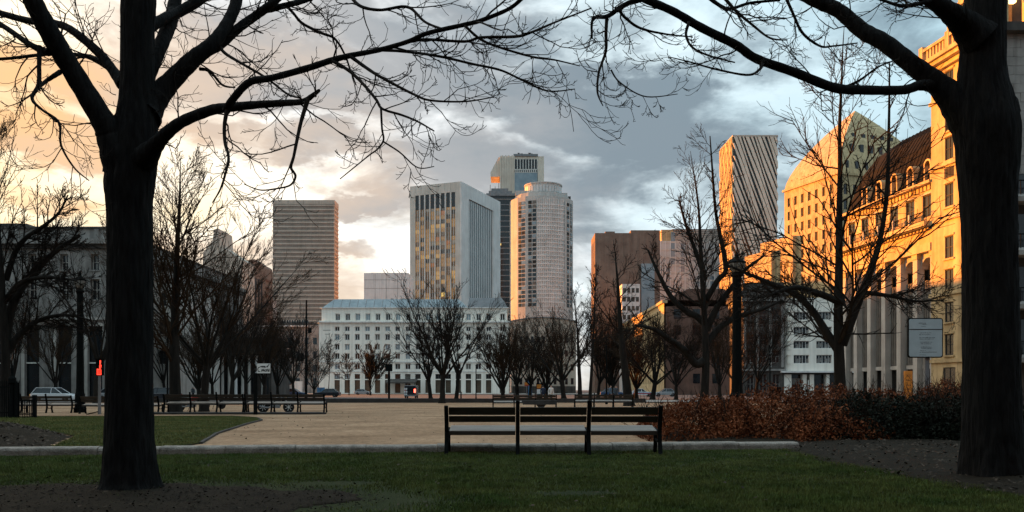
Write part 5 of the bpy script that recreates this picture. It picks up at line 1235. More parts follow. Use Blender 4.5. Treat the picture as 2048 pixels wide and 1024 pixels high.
# coursed ashlar piers between the tall windows
for i, (a_, b_) in enumerate(((-115.5, -80.5), (-51.5, -14.5), (14.5, 49.5), (78.5, 113.5), (142.5, 175.5), (204.5, 216))):
    z_ = .9; j = 0
    while z_ < GZ(655, Y)-.8:
        n = 2 if b_-a_ > 20 else 1; A, B = lx(a_)+.06, lx(b_)-(.42 if i < 5 else 0); off = .28 if j % 2 else -.28
        cuts = [A, (A+B)/2+off*(n > 1), B] if n > 1 else [A, B]
        for p_, q_ in zip(cuts, cuts[1:]): piece('stone_block', M_greyst, b, ((p_+q_)/2, -.10-random.uniform(0, .02), z_), (q_-p_-.025, .12, .86))
        z_ += .885; j += 1
block('plinth', M_sooty, b, 0, Wd+.1, -.2, 0, 0, .24); block('string_course', M_limeg, b, 0, Wd+.2, -.3, 0, GZ(640, Y), GZ(634, Y))
block('cornice', M_greyst, b, -.5, Wd+.7, -.8, 50, zt, zt+.55); block('cornice', M_sooty, b, -.3, Wd+.4, -.4, 50, zt-.5, zt-.01)
block('attic', M_greyst, b, 0, Wd-.3, .5, 49, zt+.55, GZ(456, Y)); block('attic_coping', M_sooty, b, -.2, Wd-.1, .3, 49, GZ(456, Y), GZ(452, Y))
MB().prism_xz([(0, GZ(452, Y)+.01), (lx(52), GZ(452, Y)+.01), (lx(42), GZ(443, Y)), (0, GZ(442, Y))], 1.2, 24).build('roof_block', M_sooty, b)
for i in range(9): piece('attic_pier', M_greyst, b, (lx(-130+i*40), .35, zt+.56), (.5, .2, GZ(456, Y)-zt-.6))
b = thing('stone_wing', 'lower grey stone wing seen just right of the left trunk', 'building', (GX(222, 108), 108, 0)); Y = 108; k = bpx(Y)
zt = GZ(560, Y); ops = [((c-222-8)*k, (c-222+8)*k, GZ(y1, Y), GZ(y0, Y)) for c in (245, 285, 325) for y0, y1 in ((585, 612), (640, 668), (700, 728))]
m = MB(); m.facade(0, 120*k, 0, zt, ops, .5); m.box(0, 120*k, .5, 18, 0, zt-.03); m.quad((120*k, 0, 0), (120*k, .5, 0), (120*k, .5, zt), (120*k, 0, zt)); m.build('wall', M_limeg, b); fc = Face(b, 0, 0, 0)
for a_, b_, c_, d_ in ops: window(fc, a_, b_, c_, d_, .5, M_sooty, M_glass, 2, 2, .1, M_limeg)
block('cornice', M_greyst, b, -.3, 120*k+.4, -.5, 18, zt, zt+.5)
# portico building behind the motorcycles
Y = 132; k = bpx(Y); b = thing('portico_building', 'low dark portico building with pale slender pillars behind the dense trees', 'building', gp(342, Y))
w = 190*k; zt = GZ(690, Y); block('core', M_sooty, b, 0, w, 3, 14, 0, zt); block('entablature', M_sooty, b, -.4, w+.4, -.4, 3.2, zt-1.6, zt+.2); block('roof', M_slate, b, -.2, w+.2, 0, 14, zt+.2, zt+1.2)
for i in range(14):
    m = MB(); xx = .6+i*(w-1.2)/13; m.lathe([(.34, 0), (.34, .2), (.24, .3), (.21, zt-2.0), (.30, zt-1.8), (.30, zt-1.61)], 10, (xx, .3)); m.build('pillar', M_limeg if i % 3 else M_conc, b, smooth=True)
for i in range(7): piece('doorway', M_glass, b, (2+i*1.95, 2.93, .05), (1.1, .1, 3.2))
# building row along the left side of the square
b = thing('unseen_building_row', 'grey building row closing the left side of the square', 'building', (-92.5, -80, 0))
block('wall', M_greyst, b, 0, 23.5, 0, 179.5, 0, 20.5); block('cornice', M_sooty, b, -.5, 24.0, -.5, 179.8, 20.5, 21.2)

b = thing('unseen_building_row', 'brown unseen building row added behind the viewer to darken the near side of the square', 'building', (-75, -39, 0))  # unseen row, added to cut skylight on trunks and foreground
block('wall', M_sooty, b, 0, 150, 0, 19, 0, 33); block('cornice', M_sooty, b, -.4, 150.4, 18, 19.6, 33, 33.8)
for i in range(24):
    for j in range(7): piece('window', M_glass, b, (4+i*6.1, 18.95, 2+j*4.2), (1.8, .1, 2.4))

# ------------------------------------------------------------------ benches
def make_bench(label, loc, rz=0.0, L=4.08, group=None):
    t = thing('park_bench', label, 'bench', loc, rz, group); n = 3; sec = L/n
    for i in range(n+1):
        x = i*sec; inner = 0 < i < n; top = 1.05 if inner else .95
        def bar(name, pts, w, th):
            m = MB(); p = [Vector((0, a, c)) for a, c in pts]
            vs = []; 
            for j, q in enumerate(p):
                tg = (p[min(j+1, len(p)-1)]-p[max(j-1, 0)]).normalized(); nn = Vector((0, tg.z, -tg.y))*(th[j] if hasattr(th, '__len__') else th)/2
                for sx, sn in ((-1, -1), (1, -1), (1, 1), (-1, 1)): vs.append((sx*w/2, q.y+nn.y*sn, q.z+nn.z*sn))
            fs = [(j*4+q, j*4+(q+1) % 4, j*4+4+(q+1) % 4, j*4+4+q) for j in range(len(p)-1) for q in range(4)]+[(3, 2, 1, 0), tuple(len(vs)-4+q for q in range(4))]
            m.add(vs, fs); o = m.build(name, M_iron, t, (x, 0, 0))
            bv = o.modifiers.new('bevel', 'BEVEL'); bv.width = .008; bv.segments = 2
            return o
        bar('rear_leg', [(-.06, 0), (-.045, .04), (.03, .24), (.06, .44), (.02, .62), (-.05, .82), (-.10, top)], .075, [.12, .085, .07, .085, .07, .065, .05])
        bar('front_leg', [(.62, 0), (.60, .04), (.53, .2), (.545, .35), (.60, .48)], .07, [.11, .08, .065, .075, .08])
        bar('seat_bracket', [(.05, .405), (.2, .42), (.42, .455), (.63, .49)], .055, .055)
        bar('brace', [(.04, .33), (.18, .26), (.36, .25), (.53, .30)], .045, .035)
    rgb = random.Random(int(abs(loc[0])*100)+5)
    for i in range(n):
        x0, x1 = i*sec+.045, (i+1)*sec-.045
        MB().box(x0, x1, .055, .08, .385, .452).build('seat_rail', M_wood, t)
        for a, c0, c1, dy0 in ((0, .635, .755, .0), (1, .775, .925, -.055)):
            m = MB(); y0 = .005+dy0; m.add([(x0, y0+.02, c0), (x1, y0+.02, c0), (x1, y0+.055, c0), (x0, y0+.055, c0), (x0, y0-.035, c1), (x1, y0-.035, c1), (x1, y0, c1), (x0, y0, c1)], [(0, 3, 2, 1), (4, 5, 6, 7), (0, 1, 5, 4), (1, 2, 6, 5), (2, 3, 7, 6), (3, 0, 4, 7)])
            o = m.build('backrest_slat', M_wood, t); o.location.z = rgb.uniform(-.004, .004)
            bv = o.modifiers.new('bevel', 'BEVEL'); bv.width = .008; bv.segments = 2
        for j in range(4):
            m = MB(); yy = .085+j*.138; zz_ = lambda q: .155*(q-.085); m.add([(x0, yy, zz_(yy)), (x1, yy, zz_(yy)), (x1, yy+.122, zz_(yy+.122)), (x0, yy+.122, zz_(yy+.122)), (x0, yy, zz_(yy)+.035), (x1, yy, zz_(yy)+.035), (x1, yy+.122, zz_(yy+.122)+.035), (x0, yy+.122, zz_(yy+.122)+.035)], [(0, 3, 2, 1), (4, 5, 6, 7), (0, 1, 5, 4), (1, 2, 6, 5), (2, 3, 7, 6), (3, 0, 4, 7)]); o = m.build('seat_slat', M_seat, t, (0, 0, .435+rgb.uniform(-.002, .002)))
            bv = o.modifiers.new('bevel', 'BEVEL'); bv.width = .007; bv.segments = 2
    return t
bench0 = make_bench('long black three seat park bench in front of the stone kerb', (GX(893, 16.3), 16.3, 0))
def bench_copy(px, Y, z, label, rz=0.0):
    c = copy_tree(bench0); c.location = (GX(px, Y), Y, z); c.rotation_euler = (0, 0, rz); tag(c, label, group='benches around the square'); return c
bench0['group'] = 'benches around the square'
bench_copy(490, 44, .10, 'black bench on the plinth below the white scrawled sign')
bench_copy(328, 44, .10, 'black bench on the plinth just right of the left trunk')
bench_copy(160, 44.5, 0, 'black bench behind the grey signal post, left of the left trunk')
bench_copy(-8, 46, 0, 'black bench behind the iron fence below the white car')
bench_copy(986, 55, 0, 'black bench beyond the park bench, left of the sapling')
bench_copy(1150, 60, 0, 'black bench in the rear between sapling and leaning tree')
# stone trough seat beyond the bench
t = thing('planter', 'low dark stone planter with pedestal foot behind the park bench', 'planter', (GX(1082, 52), 52, 0))
MB().prism_xz([(-.28, 0), (.28, 0), (.22, .08), (.16, .2), (.3, .36), (-.3, .36), (-.16, .2), (-.22, .08)], -.25, .25).build('pedestal', M_darkstone, t)
MB().prism_xz([(-1.1, .362), (.9, .362), (1.0, .62), (-1.2, .62)], -.35, .35).build('bowl', M_darkstone, t)

# ------------------------------------------------------------------ lamp posts, poles, signs
def lamp_post(label, px, Y, h, fat, globe=0):
    t = thing('lamp_post', label, 'lamp post', gp(px, Y)); r = fat
    MB().lathe([(r*1.9, 0), (r*1.9, .25), (r*1.55, .35), (r*1.5, 1.0), (r*1.25, 1.12), (r*1.2, 1.3)], 12).build('base', M_iron, t, smooth=False)
    MB().lathe([(r*1.15, 1.29), (r*1.0, h*.45), (r*.92, h-1.05), (r*1.3, h-1.0), (r*1.3, h-.93), (r*.9, h-.9), (r*.8, h-.82)], 12).build('pole', M_iron, t, smooth=False)
    ln = MB().lathe([(r*.9, h-.82), (r*1.55, h-.62), (r*1.75, h-.45), (r*1.7, h-.36)], 12).build('lantern', M_frost, t, smooth=False)
    cg = MB()
    for i in range(6):
        a = i*math.pi/3; cg.tube([(r*.95*math.cos(a), r*.95*math.sin(a), h-.82), (r*1.6*math.cos(a), r*1.6*math.sin(a), h-.62), (r*1.8*math.cos(a), r*1.8*math.sin(a), h-.45), (r*1.75*math.cos(a), r*1.75*math.sin(a), h-.36)], .018, 4)
    cg.build('cage', M_iron, ln)
    MB().lathe([(r*1.9, h-.37), (r*1.9, h-.32), (r*1.2, h-.2), (r*.55, h-.12), (r*.4, h-.02), (r*.5, h+.03), (.015, h+.16)], 12).build('cap', M_iron, t, smooth=False)
    if globe:
        MB().tube([(0, 0, h-.1), (0, 0, h+.9)], .035, 6).build('finial', M_iron, t)
        rg_ = MB(); rg_.tube([(r*1.6+.22*math.cos(a*.45), 0, h-.5+.22*math.sin(a*.45)) for a in range(15)], .02, 5); rg_.build('bracket_ring', M_iron, t)
    return t
lamp_post('stout black lamp post in front of the grey building at left', 160, 47, GZ(548, 47), .17)
lamp_post('stout black lamp post behind the russet hedge', 1474, 43, GZ(512, 43), .24, 1)
t = thing('street_pole', 'thin tall dark pole left of the hotel', 'pole', gp(612, 104), 0); hh = GZ(600, 104)
MB().tube([(0, 0, 0), (0, 0, 1), (.05, 0, hh)], [.2, .16, .09], 8).build('shaft', M_iron, t)
piece('sign_box', M_iron, t, (-.62, -.1, GZ(722, 104)), (.75, .12, .95)); MB().tube([(-.62, 0, GZ(712, 104)), (0, 0, GZ(711, 104))], .03, 5).build('bracket', M_iron, t)
piece('signal_box', M_iron, t, (.45, -.1, GZ(666, 104)), (.4, .3, .65)); MB().tube([(0, 0, GZ(661, 104)), (.45, 0, GZ(661, 104))], .03, 5).build('bracket', M_iron, t)

def strokes(parent, name, m, lines, w, x0, z0, sx, sz, y=-.012):
    """flat pen strokes on a sign face"""
    b_ = MB()
    for ln in lines:
        for (a, c), (d, e) in zip(ln, ln[1:]):
            ax, az, bx_, bz = x0+a*sx, z0+c*sz, x0+d*sx, z0+e*sz
            v = Vector((bx_-ax, bz-az)); 
            if v.length < 1e-6: continue
            n_ = Vector((-v.y, v.x)).normalized()*w/2; v = v.normalized()*w*.3
            b_.add([(ax-v.x+n_.x, y, az-v.y+n_.y), (ax-v.x-n_.x, y, az-v.y-n_.y), (bx_+v.x-n_.x, y, bz+v.y-n_.y), (bx_+v.x+n_.x, y, bz+v.y+n_.y)], [(0, 1, 2, 3)])
    return b_.build(name, m, parent)
Y = 43.0; t = thing('park_sign', 'small white sign with black scrawled lettering on a post', 'sign', gp(511, Y))
MB().tube([(0, 0, 0), (0, 0, GZ(746, Y))], .10, 8).build('post', M_iron, t)
sb = piece('board', M_signw, t, (.42, -.06, GZ(746.5, Y)), (.66, .05, .49)); 
MB().box(.06, .78, -.005, .05, GZ(748.5, Y), GZ(726.5, Y)).build('backing', M_iron, t)
strokes(t, 'lettering', M_ink, [[(.10, .18), (.06, .42), (.12, .58), (.30, .68), (.46, .72), (.62, .70), (.50, .62), (.34, .64)], [(.58, .60), (.74, .66), (.86, .80), (.94, .92)], [(.86, .80), (.80, .62)],
    [(.12, .20), (.24, .18)], [(.34, .18), (.40, .42), (.46, .20), (.52, .42), (.56, .20)], [(.64, .40), (.60, .22), (.70, .18), (.74, .40)], [(.80, .44), (.78, .20)], [(.88, .36), (.86, .18), (.94, .22), (.93, .46)]], .036, .09, GZ(746.5, Y), .66, .49, -.064)
Y = 122; t = thing('street_sign', 'black square sign on a pole before the hotel entrance', 'sign', gp(778, Y))
MB().tube([(0, 0, 0), (0, 0, GZ(740, Y))], .15, 8).build('pole', M_iron, t); o = piece('panel', M_iron, t, (0, -.12, GZ(742.5, Y)), (1.0, .16, 1.02)); bv = o.modifiers.new('bevel', 'BEVEL'); bv.width = .12; bv.segments = 3
# big notice sign by the columns
Y = 27.5; t = thing('notice_sign', 'large rounded grey notice board on a post before the columns', 'sign', gp(1850, Y))
w, z0, z1 = 70*bpx(Y), GZ(715.5, Y), GZ(636, Y)
def rrect(x0, x1, za, zb, r, n=5):
    p = []
    for cx_, cz_, a0_ in ((x1-r, za+r, -90), (x1-r, zb-r, 0), (x0+r, zb-r, 90), (x0+r, za+r, 180)):
        for i in range(n+1): a = R(a0_+90*i/n); p.append((cx_+r*math.cos(a), cz_+r*math.sin(a)))
    return p
MB().prism_xz(rrect(-w/2, w/2, z0, z1, .08), -.03, .03).build('frame', M_iron, t)
MB().prism_xz(rrect(-w/2+.035, w/2-.035, z0+.035, z1-.035, .06), -.045, -.0305).build('face', M_sign, t)
MB().box(-w/2+.03, w/2-.03, -.05, -.0455, GZ(659, Y)-.012, GZ(659, Y)+.012).build('rule', M_ink, t)
o = MB().box(.02, .16, .032, .17, 0, z0+.4).build('post', M_grey, t)
rs = random.Random(4); txt = []
rowsT = [(646.5, 1834+2, 1848+2, 2.0), (648.8, 1843, 1852, 1.6), (653.5, 1841, 1851, 1.2), (666, 1839, 1861, 1.7), (669.5, 1837, 1859, 1.5), (675.5, 1837, 1868, 1.9), (678.2, 1838, 1866, 1.6), (684.5, 1839, 1862, 1.5), (687.8, 1840, 1861, 1.5), (694.2, 1840, 1863, 1.8), (696.8, 1841, 1862, 1.5), (701, 1838, 1850, 1.1), (704.4, 1838, 1872, 1.9), (710, 1838, 1851, 1.1)]
mt_ = MB()
for yy, a_, b_, th_ in rowsT:
    x_ = a_
    while x_ < b_:
        wd_ = rs.uniform(2.0, 5.2); e_ = min(b_, x_+wd_); q_ = x_
        while q_ < e_:               # unreadable small letters: short upright and cross strokes
            lw = rs.uniform(.5, .95); hh_ = th_*rs.uniform(.7, 1.15)
            X0, X1, Z0 = (q_-1850)*bpx(Y), (q_+lw-1850)*bpx(Y), GZ(yy+th_/2, Y)
            k_ = rs.randrange(3)
            if k_ == 0: mt_.quad((X0, -.0475, Z0), (X0+.006, -.0475, Z0), (X0+.006, -.0475, Z0+hh_*bpx(Y)), (X0, -.0475, Z0+hh_*bpx(Y)))
            mt_.quad((X0, -.0472, Z0+hh_*bpx(Y)*.3), (X1, -.0472, Z0+hh_*bpx(Y)*.3), (X1, -.0472, Z0+hh_*bpx(Y)*.75), (X0, -.0472, Z0+hh_*bpx(Y)*.75))
            q_ += lw+.25
        x_ = e_+rs.uniform(.6, 1.1)
mt_.build('lettering', M_ink, t)
# orange panel
Y = 58; t = thing('information_pillar', 'orange free standing information pillar before the columns', 'pillar', gp(1816, Y)); w = 16*bpx(Y); zt = GZ(742, Y)
o = MB().box(-w/2, w/2, -.09, .09, .06, zt).build('panel', M_orange, t); bv = o.modifiers.new('bevel', 'BEVEL'); bv.width = .02; bv.segments = 2
MB().box(-w/2-.05, w/2+.05, -.14, .14, 0, .06).build('foot', M_iron, t)
for zz, ww in ((zt-.28, .7), (zt-.36, .5), (zt-.62, .72), (zt-.66, .72), (zt-.95, .6), (zt-1.0, .66), (zt-1.2, .4), (zt-1.26, .6)): piece('text_line', M_redbr, t, (0, -.095, zz), (w*ww, .006, .022))
# red signal on grey post
Y = 43.5; t = thing('crossing_signal', 'glowing red crossing signal on a grey post beside the left trunk', 'signal', gp(199, Y))
MB().tube([(0, 0, 0), (0, 0, GZ(752, Y))], [.085, .07], 8).build('post', M_grey, t); z0 = GZ(751, Y)
MB().box(-.17, .17, -.05, .14, z0, z0+.82).build('housing', M_iron, t)
MB().prism_yz([(-.16, z0+.84), (.14, z0+.84), (.14, z0+.87), (-.16, z0+.87)], -.18, .18).build('hood', M_iron, t)
strokes(t, 'lamp', M_redlamp, [[(.2, .06), (.85, .06)], [(.2, .06), (.2, .42)], [(.5, .08), (.5, .4)], [(.82, .08), (.82, .36)], [(.3, .38), (.8, .42)], [(.62, .46), (.6, .62), (.84, .66), (.8, .5)], [(.66, .72), (.68, .95)], [(.72, .7), (.8, .94)]], .034, -.15, z0, .30, .80, -.055)
MB().tube([(-.5, -.35, .02), (-.2, -.2, .1), (0, 0, .16)], .03, 5).build('stay', M_iron, t)
# iron fence at far left
Y = 37.0; t = thing('iron_fence', 'black iron fence with pickets and finial post at the far left', 'fence', gp(0, Y)); k = bpx(Y)
def fence_rail(x0, x1, z): MB().box(x0*k, x1*k, -.02, .02, z, z+.05).build('rail', M_iron, t)
for i in range(-9, 9):
    m = MB(); x_ = (4+i*4.3)*k; hh = GZ(765, Y); m.box(-.016, .016, -.016, .016, 0, hh); m.prism_xz([(-.03, hh), (.03, hh), (0, hh+.12)], -.01, .01); m.build('picket', M_iron, t, (x_, 0, 0))
for i in range(8):
    m = MB(); x_ = (42+i*3.4)*k; hh = GZ(799, Y); m.box(-.014, .014, -.014, .014, 0, hh); m.build('picket', M_iron, t, (x_, 0, 0))
for a_, c_, z_ in ((-36, 38, GZ(775, Y)), (-36, 38, .25), (38, 68, GZ(803, Y)), (38, 68, .18)): fence_rail(a_, c_, z_)
for x_, yy in ((34, 765), (69, 790), (-20, 760)): MB().box(-.07, .07, -.07, .07, 0, GZ(yy, Y)).build('post', M_iron, t, (x_*k, 0, 0))
MB().lathe([(.12, 0), (.10, GZ(768, Y)), (.16, GZ(766, Y)), (.16, GZ(757, Y)), (.09, GZ(752, Y)), (.06, GZ(746, Y)), (.07, GZ(738, Y)), (.03, GZ(730, Y)), (.005, GZ(724, Y))], 10).build('finial_post', M_iron, t, (23*k, .05, 0))

# ------------------------------------------------------------------ vehicles
def make_car(label, px, Y, rz, paint, L=4.4, Wd=1.76, H_=1.46, estate=False, stripes=None, name='parked_car', group='cars along the street'):
    t = thing(name, label, 'car', (GX(px, Y), Y, 0), rz, group)
    hl = L/2; prof = [(-hl, .34), (-hl+.08, .26), (hl-.1, .26), (hl, .40), (hl-.02, .66), (hl-.25, .78), (hl-1.05, .90), (-hl+.35, .93), (-hl+.03, .86)]
    o = MB().prism_xz(prof, -Wd/2, Wd/2).build('body', paint, t); bv = o.modifiers.new('bevel', 'BEVEL'); bv.width = .07; bv.segments = 3
    cb = [(hl-1.25, .90), (hl-2.05, H_), (-hl+(.55 if estate else 1.05), H_+.01), (-hl+(.18 if estate else .35), .92)]
    g = MB(); v0 = [(x_, -Wd/2+.05 if i in (0, 3) else -Wd/2+.24, z_) for i, (x_, z_) in enumerate(cb)]; v1 = [(x_, -y_, z_) for x_, y_, z_ in v0]
    g.add(v0+v1, [(3, 2, 1, 0), (4, 5, 6, 7), (0, 1, 5, 4), (1, 2, 6, 5), (2, 3, 7, 6)]); gl = g.build('window', M_glass, t)
    rf_ = MB().box(cb[2][0]-.02, cb[1][0]+.05, -Wd/2+.21, Wd/2-.21, H_-.015, H_+.045).build('roof', paint, t); bv = rf_.modifiers.new('bevel', 'BEVEL'); bv.width = .03; bv.segments = 2
    pl = MB()
    for sy in (-1, 1):
        for x0_, x1_ in ((cb[0][0], cb[1][0]), (cb[3][0], cb[2][0]), (-.1, -.12)):
            pl.tube([(x0_, sy*(Wd/2-.045), .91), (x1_, sy*(Wd/2-.232), H_)], .035, 4)
    pl.build('pillar', paint, t)
    for x_ in (-hl+.85, hl-.85):
        for sy in (-1, 1):
            w_ = MB(); w_.M = Matrix.Translation((x_, sy*(Wd/2-.09), .32)) @ Matrix.Rotation(math.pi/2, 4, 'X'); w_.lathe([(.2, -.1), (.31, -.1), (.325, -.05), (.325, .05), (.31, .1), (.2, .1)], 18)
            wo_ = w_.build('wheel', M_tyre, t); r_ = MB(); r_.M = Matrix.Translation((x_, sy*(Wd/2-.09), .32)) @ Matrix.Rotation(math.pi/2, 4, 'X'); r_.lathe([(.205, -.085), (.05, -.105), (.05, .105), (.205, .085)], 14); r_.build('rim', M_rim, wo_)
    for sy in (-1, 1):
        piece('headlight', M_chalk, t, (hl-.06, sy*.6, .58), (.1, .01, .14)).scale = (1, 25, 1); piece('tail_light', M_redp, t, (-hl+.03, sy*.68-.1, .66), (.1, .2, .16))
    for c_, z_, hgt in stripes or []: piece('stripe', c_, t, (0, -Wd/2-.012, z_), (L*.8, .012, hgt))
    return t
make_car('white car parked left of the lamp post at far left', 112, 88, 0, M_carw, 4.5, estate=True)
make_car('dark car half hidden by the left trunk', 318, 92, math.pi, M_card)
make_car('silver car behind the red signal, before the grey building', 235, 96, 0, M_cars)
make_car('white car with red and blue stripes beyond the hedge end', 1283, 160, 0, M_carw, 4.3, stripes=[(M_redp, .5, .14), (M_bluep, .66, .12)])
make_car('dark car beside the hotel corner left of the van', 655, 150, math.pi, M_card)
make_car('blue car parked left of the thin pole', 588, 150, 0, M_carb)
make_car('grey car parked in the street right of the striped white car', 1330, 165, math.pi, M_cars)
make_car('dark blue car in front of the hall right of the hotel', 1225, 150, 0, M_carb)
make_car('pale car parked before the hotel entrance canopy', 726, 225, 0, M_cars)
# van seen from behind
Y = 128; t = thing('delivery_van', 'small dark van with lit red tail lamp before the tree clump', 'van', (GX(820, Y), Y, 0))
o = MB().box(-.85, .85, 0, 3.9, .35, 1.95).build('body', M_card, t); bv = o.modifiers.new('bevel', 'BEVEL'); bv.width = .1; bv.segments = 3
piece('rear_window', M_glass, t, (0, -.02, 1.15), (1.3, .03, .55)); piece('bumper', M_grey, t, (0, -.12, .32), (1.7, .14, .2))
piece('tail_light', M_tail, t, (.72, -.03, .85), (.26, .04, .55)); piece('tail_light', M_redp, t, (-.72, -.03, .85), (.2, .04, .5))
for j in range(3):
    for i in range(2): piece('reflector', M_signw, t, (-.78+.26*i-.26*(i == 0)*0, -.035, .42+j*.42), (.2, .02, .3))
for sx in (-1, 1):
    for yy in (.7, 3.1):
        w_ = MB(); w_.M = Matrix.Translation((sx*.75, yy, .33)) @ Matrix.Rotation(math.pi/2, 4, 'Y'); w_.lathe([(.2, -.1), (.33, -.09), (.33, .09), (.2, .1)], 16); w_.build('wheel', M_tyre, t)
# motorcycles
def motorcycle(label, px, Y, rz, tank, pale=False):
    t = thing('motorcycle', label, 'motorcycle', (GX(px, Y), Y, 0), rz, 'motorcycles beyond the lawn')
    for x_ in (-.68, .68):
        w_ = MB(); w_.M = Matrix.Translation((x_, 0, .31)) @ Matrix.Rotation(math.pi/2, 4, 'X'); w_.lathe([(.21, -.05), (.29, -.06), (.31, 0), (.29, .06), (.21, .05), (.21, -.05)], 20); wo_ = w_.build('wheel', M_tyre, t)
        r_ = MB()
        for i in range(7):
            a = i*2*math.pi/7; r_.tube([(x_, 0, .31), (x_+.21*math.cos(a), 0, .31+.21*math.sin(a))], .016, 4)
        r_.build('spokes', M_signw if pale else M_rim, wo_)
    MB().tube([(-.68, 0, .31), (-.25, 0, .42), (.2, 0, .38), (.42, 0, .72)], [.04, .06, .06, .05], 6).build('frame', M_iron, t)
    MB().tube([(.68, .07, .31), (.55, .07, .6), (.40, .05, .98)], .03, 6).build('fork', M_grey, t); MB().tube([(.36, -.34, 1.0), (.40, 0, .98), (.36, .34, 1.0)], .018, 6).build('handlebar', M_iron, t)
    o = MB().prism_xz([(-.12, .62), (.30, .66), (.36, .80), (.22, .90), (-.10, .80)], -.13, .13).build('tank', tank, t); bv = o.modifiers.new('bevel', 'BEVEL'); bv.width = .05; bv.segments = 3
    o = MB().prism_xz([(-.85, .80), (-.7, .72), (-.12, .70), (-.12, .80), (-.5, .82)], -.12, .12).build('seat', M_tyre, t); bv = o.modifiers.new('bevel', 'BEVEL'); bv.width = .03; bv.segments = 2
    MB().box(-.28, .22, -.16, .16, .26, .60).build('engine', M_grey, t); MB().tube([(-.1, -.18, .3), (-.5, -.2, .28), (-.85, -.2, .36)], [.03, .045, .05], 7).build('exhaust', M_grey, t)
    MB().lathe([(.01, -.06), (.09, 0), (.09, .05)], 10).build('headlight', M_chalk, t, (.52, 0, .86)); MB().tube([(-.1, .1, .3), (-.2, .32, .0)], .015, 5).build('stand', M_iron, t)
    return t
motorcycle('black motorcycle with pale spoked wheel beside the white scrawled sign', 552, 47, .15, M_card, True)
motorcycle('red tanked motorcycle beside the ochre tree trunk', 384, 50, .5, M_redp)
motorcycle('dark motorcycle between the two bare trees right of the left trunk', 428, 56, 2.7, M_card)

# ------------------------------------------------------------------ people, far off
def person(label, px, Y, coat, legs, face=0.0, stride=.12, h=1.72, arm=.1):
    """skeleton grown into one skin; clothing by height"""
    me = bpy.data.meshes.new('person'); s_ = h/1.72
    V = [(0, 0, .95), (0, 0, 1.15), (0, .0, 1.38), (0, .0, 1.49), (0, -.01, 1.60), (0, -.01, 1.70),
         (-.09, 0, .92), (-.10, -stride, .50), (-.10, stride*.4-stride, .09), (-.10, -stride-.15, .04), (.09, 0, .92), (.10, stride*.5, .50), (.10, stride, .10), (.10, stride-.16, .04),
         (-.19, 0, 1.40), (-.25, .03, 1.14), (-.24, -arm, .90), (-.23, -arm-.05, .81), (.19, 0, 1.40), (.25, .04, 1.14), (.24, -arm*.6, .90), (.23, -arm*.6-.04, .81)]
    E = [(0, 1), (1, 2), (2, 3), (3, 4), (4, 5), (0, 6), (6, 7), (7, 8), (8, 9), (0, 10), (10, 11), (11, 12), (12, 13), (2, 14), (14, 15), (15, 16), (16, 17), (2, 18), (18, 19), (19, 20), (20, 21)]
    Rr_ = [(.16, .11), (.15, .11), (.17, .11), (.055, .06), (.085, .10), (.07, .085), (.09, .09), (.065, .065), (.05, .05), (.045, .04), (.09, .09), (.065, .065), (.05, .05), (.045, .04), (.06, .06), (.048, .048), (.04, .04), (.035, .025), (.06, .06), (.048, .048), (.04, .04), (.035, .025)]
    me.from_pydata([tuple(c*s_ for c in v) for v in V], E, []); o = bpy.data.objects.new('person', me); COL.objects.link(o)
    md = o.modifiers.new('skin', 'SKIN')
    for v, r_ in zip(me.skin_vertices[0].data, Rr_): v.radius = (r_[0]*s_, r_[1]*s_)
    me.skin_vertices[0].data[0].use_root = True; o.modifiers.new('sub', 'SUBSURF').levels = 1
    dg = bpy.context.evaluated_depsgraph_get(); nm = bpy.data.meshes.new_from_object(o.evaluated_get(dg)); bpy.data.objects.remove(o)
    o = bpy.data.objects.new('person', nm); COL.objects.link(o); nm.materials.clear()
    for m_ in (coat, legs, M_skin, M_hair): nm.materials.append(m_)
    for p in nm.polygons:
        c = p.center/s_; p.use_smooth = True
        p.material_index = (3 if (c.z > 1.66 or (c.y > .02 and c.z > 1.54)) else 2) if c.z > 1.47 else (2 if c.z < .87 and abs(c.x) > .19 else (1 if c.z < .86 else 0))
    o.location = (GX(px, Y), Y, 0); o.rotation_euler = (0, 0, face); return tag(o, label, 'person')
M_clw = mat('white_coat', (.62, .60, .57), .8); M_cln = mat('navy_coat', (.02, .03, .06), .8); M_clb = mat('dusty_blue_coat', (.08, .13, .19), .8); M_clk = mat('black_trousers', (.015, .015, .018), .8); M_cls = mat('slate_coat', (.05, .06, .07), .8)
person('person in a white coat behind the park bench', 1102, 78, M_clw, M_clk, .3)
person('person in a navy coat left of the one in white', 1086, 84, M_cln, M_clk, 2.8)
person('person in a dusty blue coat by the leaning tree', 1221, 82, M_clb, M_clk, 1.2)
person('person in a slate coat beside the one in dusty blue', 1232, 86, M_cls, M_clk, -.6)
person('person in dark clothes standing by the portico', 386, 112, M_cls, M_clk, .9)
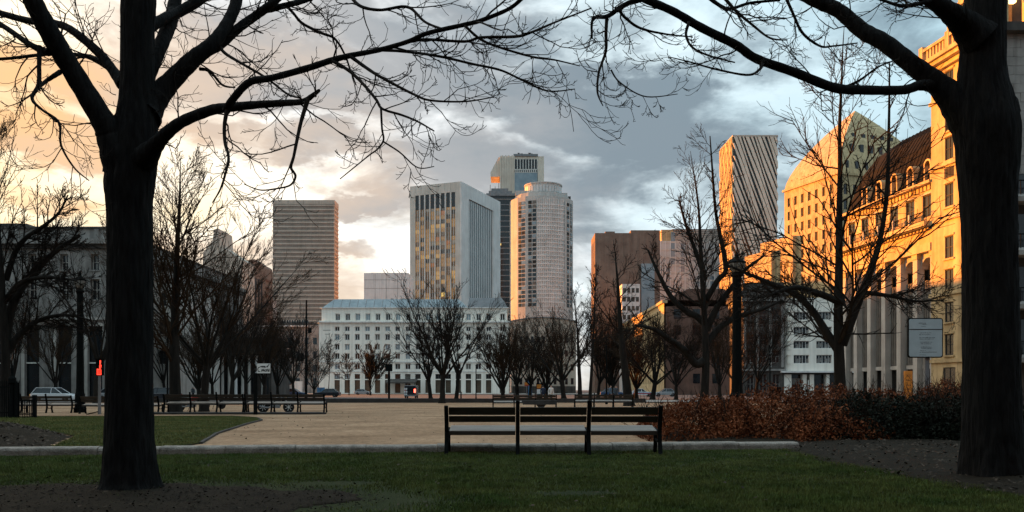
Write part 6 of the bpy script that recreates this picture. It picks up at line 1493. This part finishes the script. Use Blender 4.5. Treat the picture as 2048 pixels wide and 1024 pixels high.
# small street furniture in the distance
t = thing('street_sign', 'small orange and red sign on a thin pole behind the park bench', 'sign', gp(1053, 104)); MB().tube([(0, 0, 0), (0, 0, 2.2)], .04, 6).build('pole', M_grey, t); piece('panel', M_orange, t, (0, -.06, 1.75), (.5, .04, .45)); piece('panel_band', M_redp, t, (0, -.066, 1.75), (.5, .006, .12))
t = thing('poster_column', 'poster case with orange and white posters behind the park bench', 'poster case', gp(1078, 108)); MB().box(-.35, .35, -.12, .12, 0, 2.1).build('case', M_iron, t); piece('poster', M_orange, t, (0, -.13, 1.45), (.56, .012, .5)); piece('poster', M_signw, t, (0, -.13, .75), (.56, .012, .6))
t = thing('banner_stand', 'tall blue banner beside the poster case', 'banner', gp(1060, 106)); MB().box(-.25, .25, -.03, .03, .1, 2.6).build('cloth', M_bluep, t); MB().tube([(-.28, 0, 0), (-.28, 0, 2.7)], .025, 6).build('pole', M_iron, t)
for px, Y, h_, lb in ((922, 88, .95, 'short dark bollard right of the tree clump'), (952, 118, 4.6, 'thin pole at the right end of the hotel'), (1213, 74, 5.0, 'thin dark pole left of the leaning tree'), (1540, 90, 7.2, 'thin dark street pole before the sooty old building'), (335, 70, 7.5, 'thin street pole just right of the left trunk')):
    t = thing('bollard' if h_ < 2 else 'street_pole', lb, 'bollard' if h_ < 2 else 'pole', gp(px, Y)); MB().tube([(0, 0, 0), (0, 0, .3), (0, 0, h_)], [.13, .08, .06], 8).build('shaft', M_iron, t); MB().lathe([(.08, h_), (.1, h_+.06), (.02, h_+.14)], 8).build('cap', M_iron, t)
t = thing('litter_bin', 'dark slatted litter bin before the white annex shopfront', 'litter bin', gp(1550, 88)); MB().lathe([(.55, .1), (.62, 1.5), (.66, 1.55), (.5, 1.6)], 14).build('drum', M_iron, t)
for i in range(14): a = i*2*math.pi/14; piece('slat', M_iron, t, (.62*math.cos(a), .62*math.sin(a), .15), (.12, .03, 1.3), a+math.pi/2)
t = thing('utility_box', 'blue utility box at the left corner of the hotel', 'utility box', gp(642, 170)); MB().box(-.7, .7, -.4, .4, .12, 1.75).build('cabinet', M_bluep, t); MB().box(-.75, .75, -.45, .45, 0, .12).build('base', M_grey, t); MB().box(-.02, .02, -.42, -.39, .2, 1.7).build('door_seam', M_ink, t)
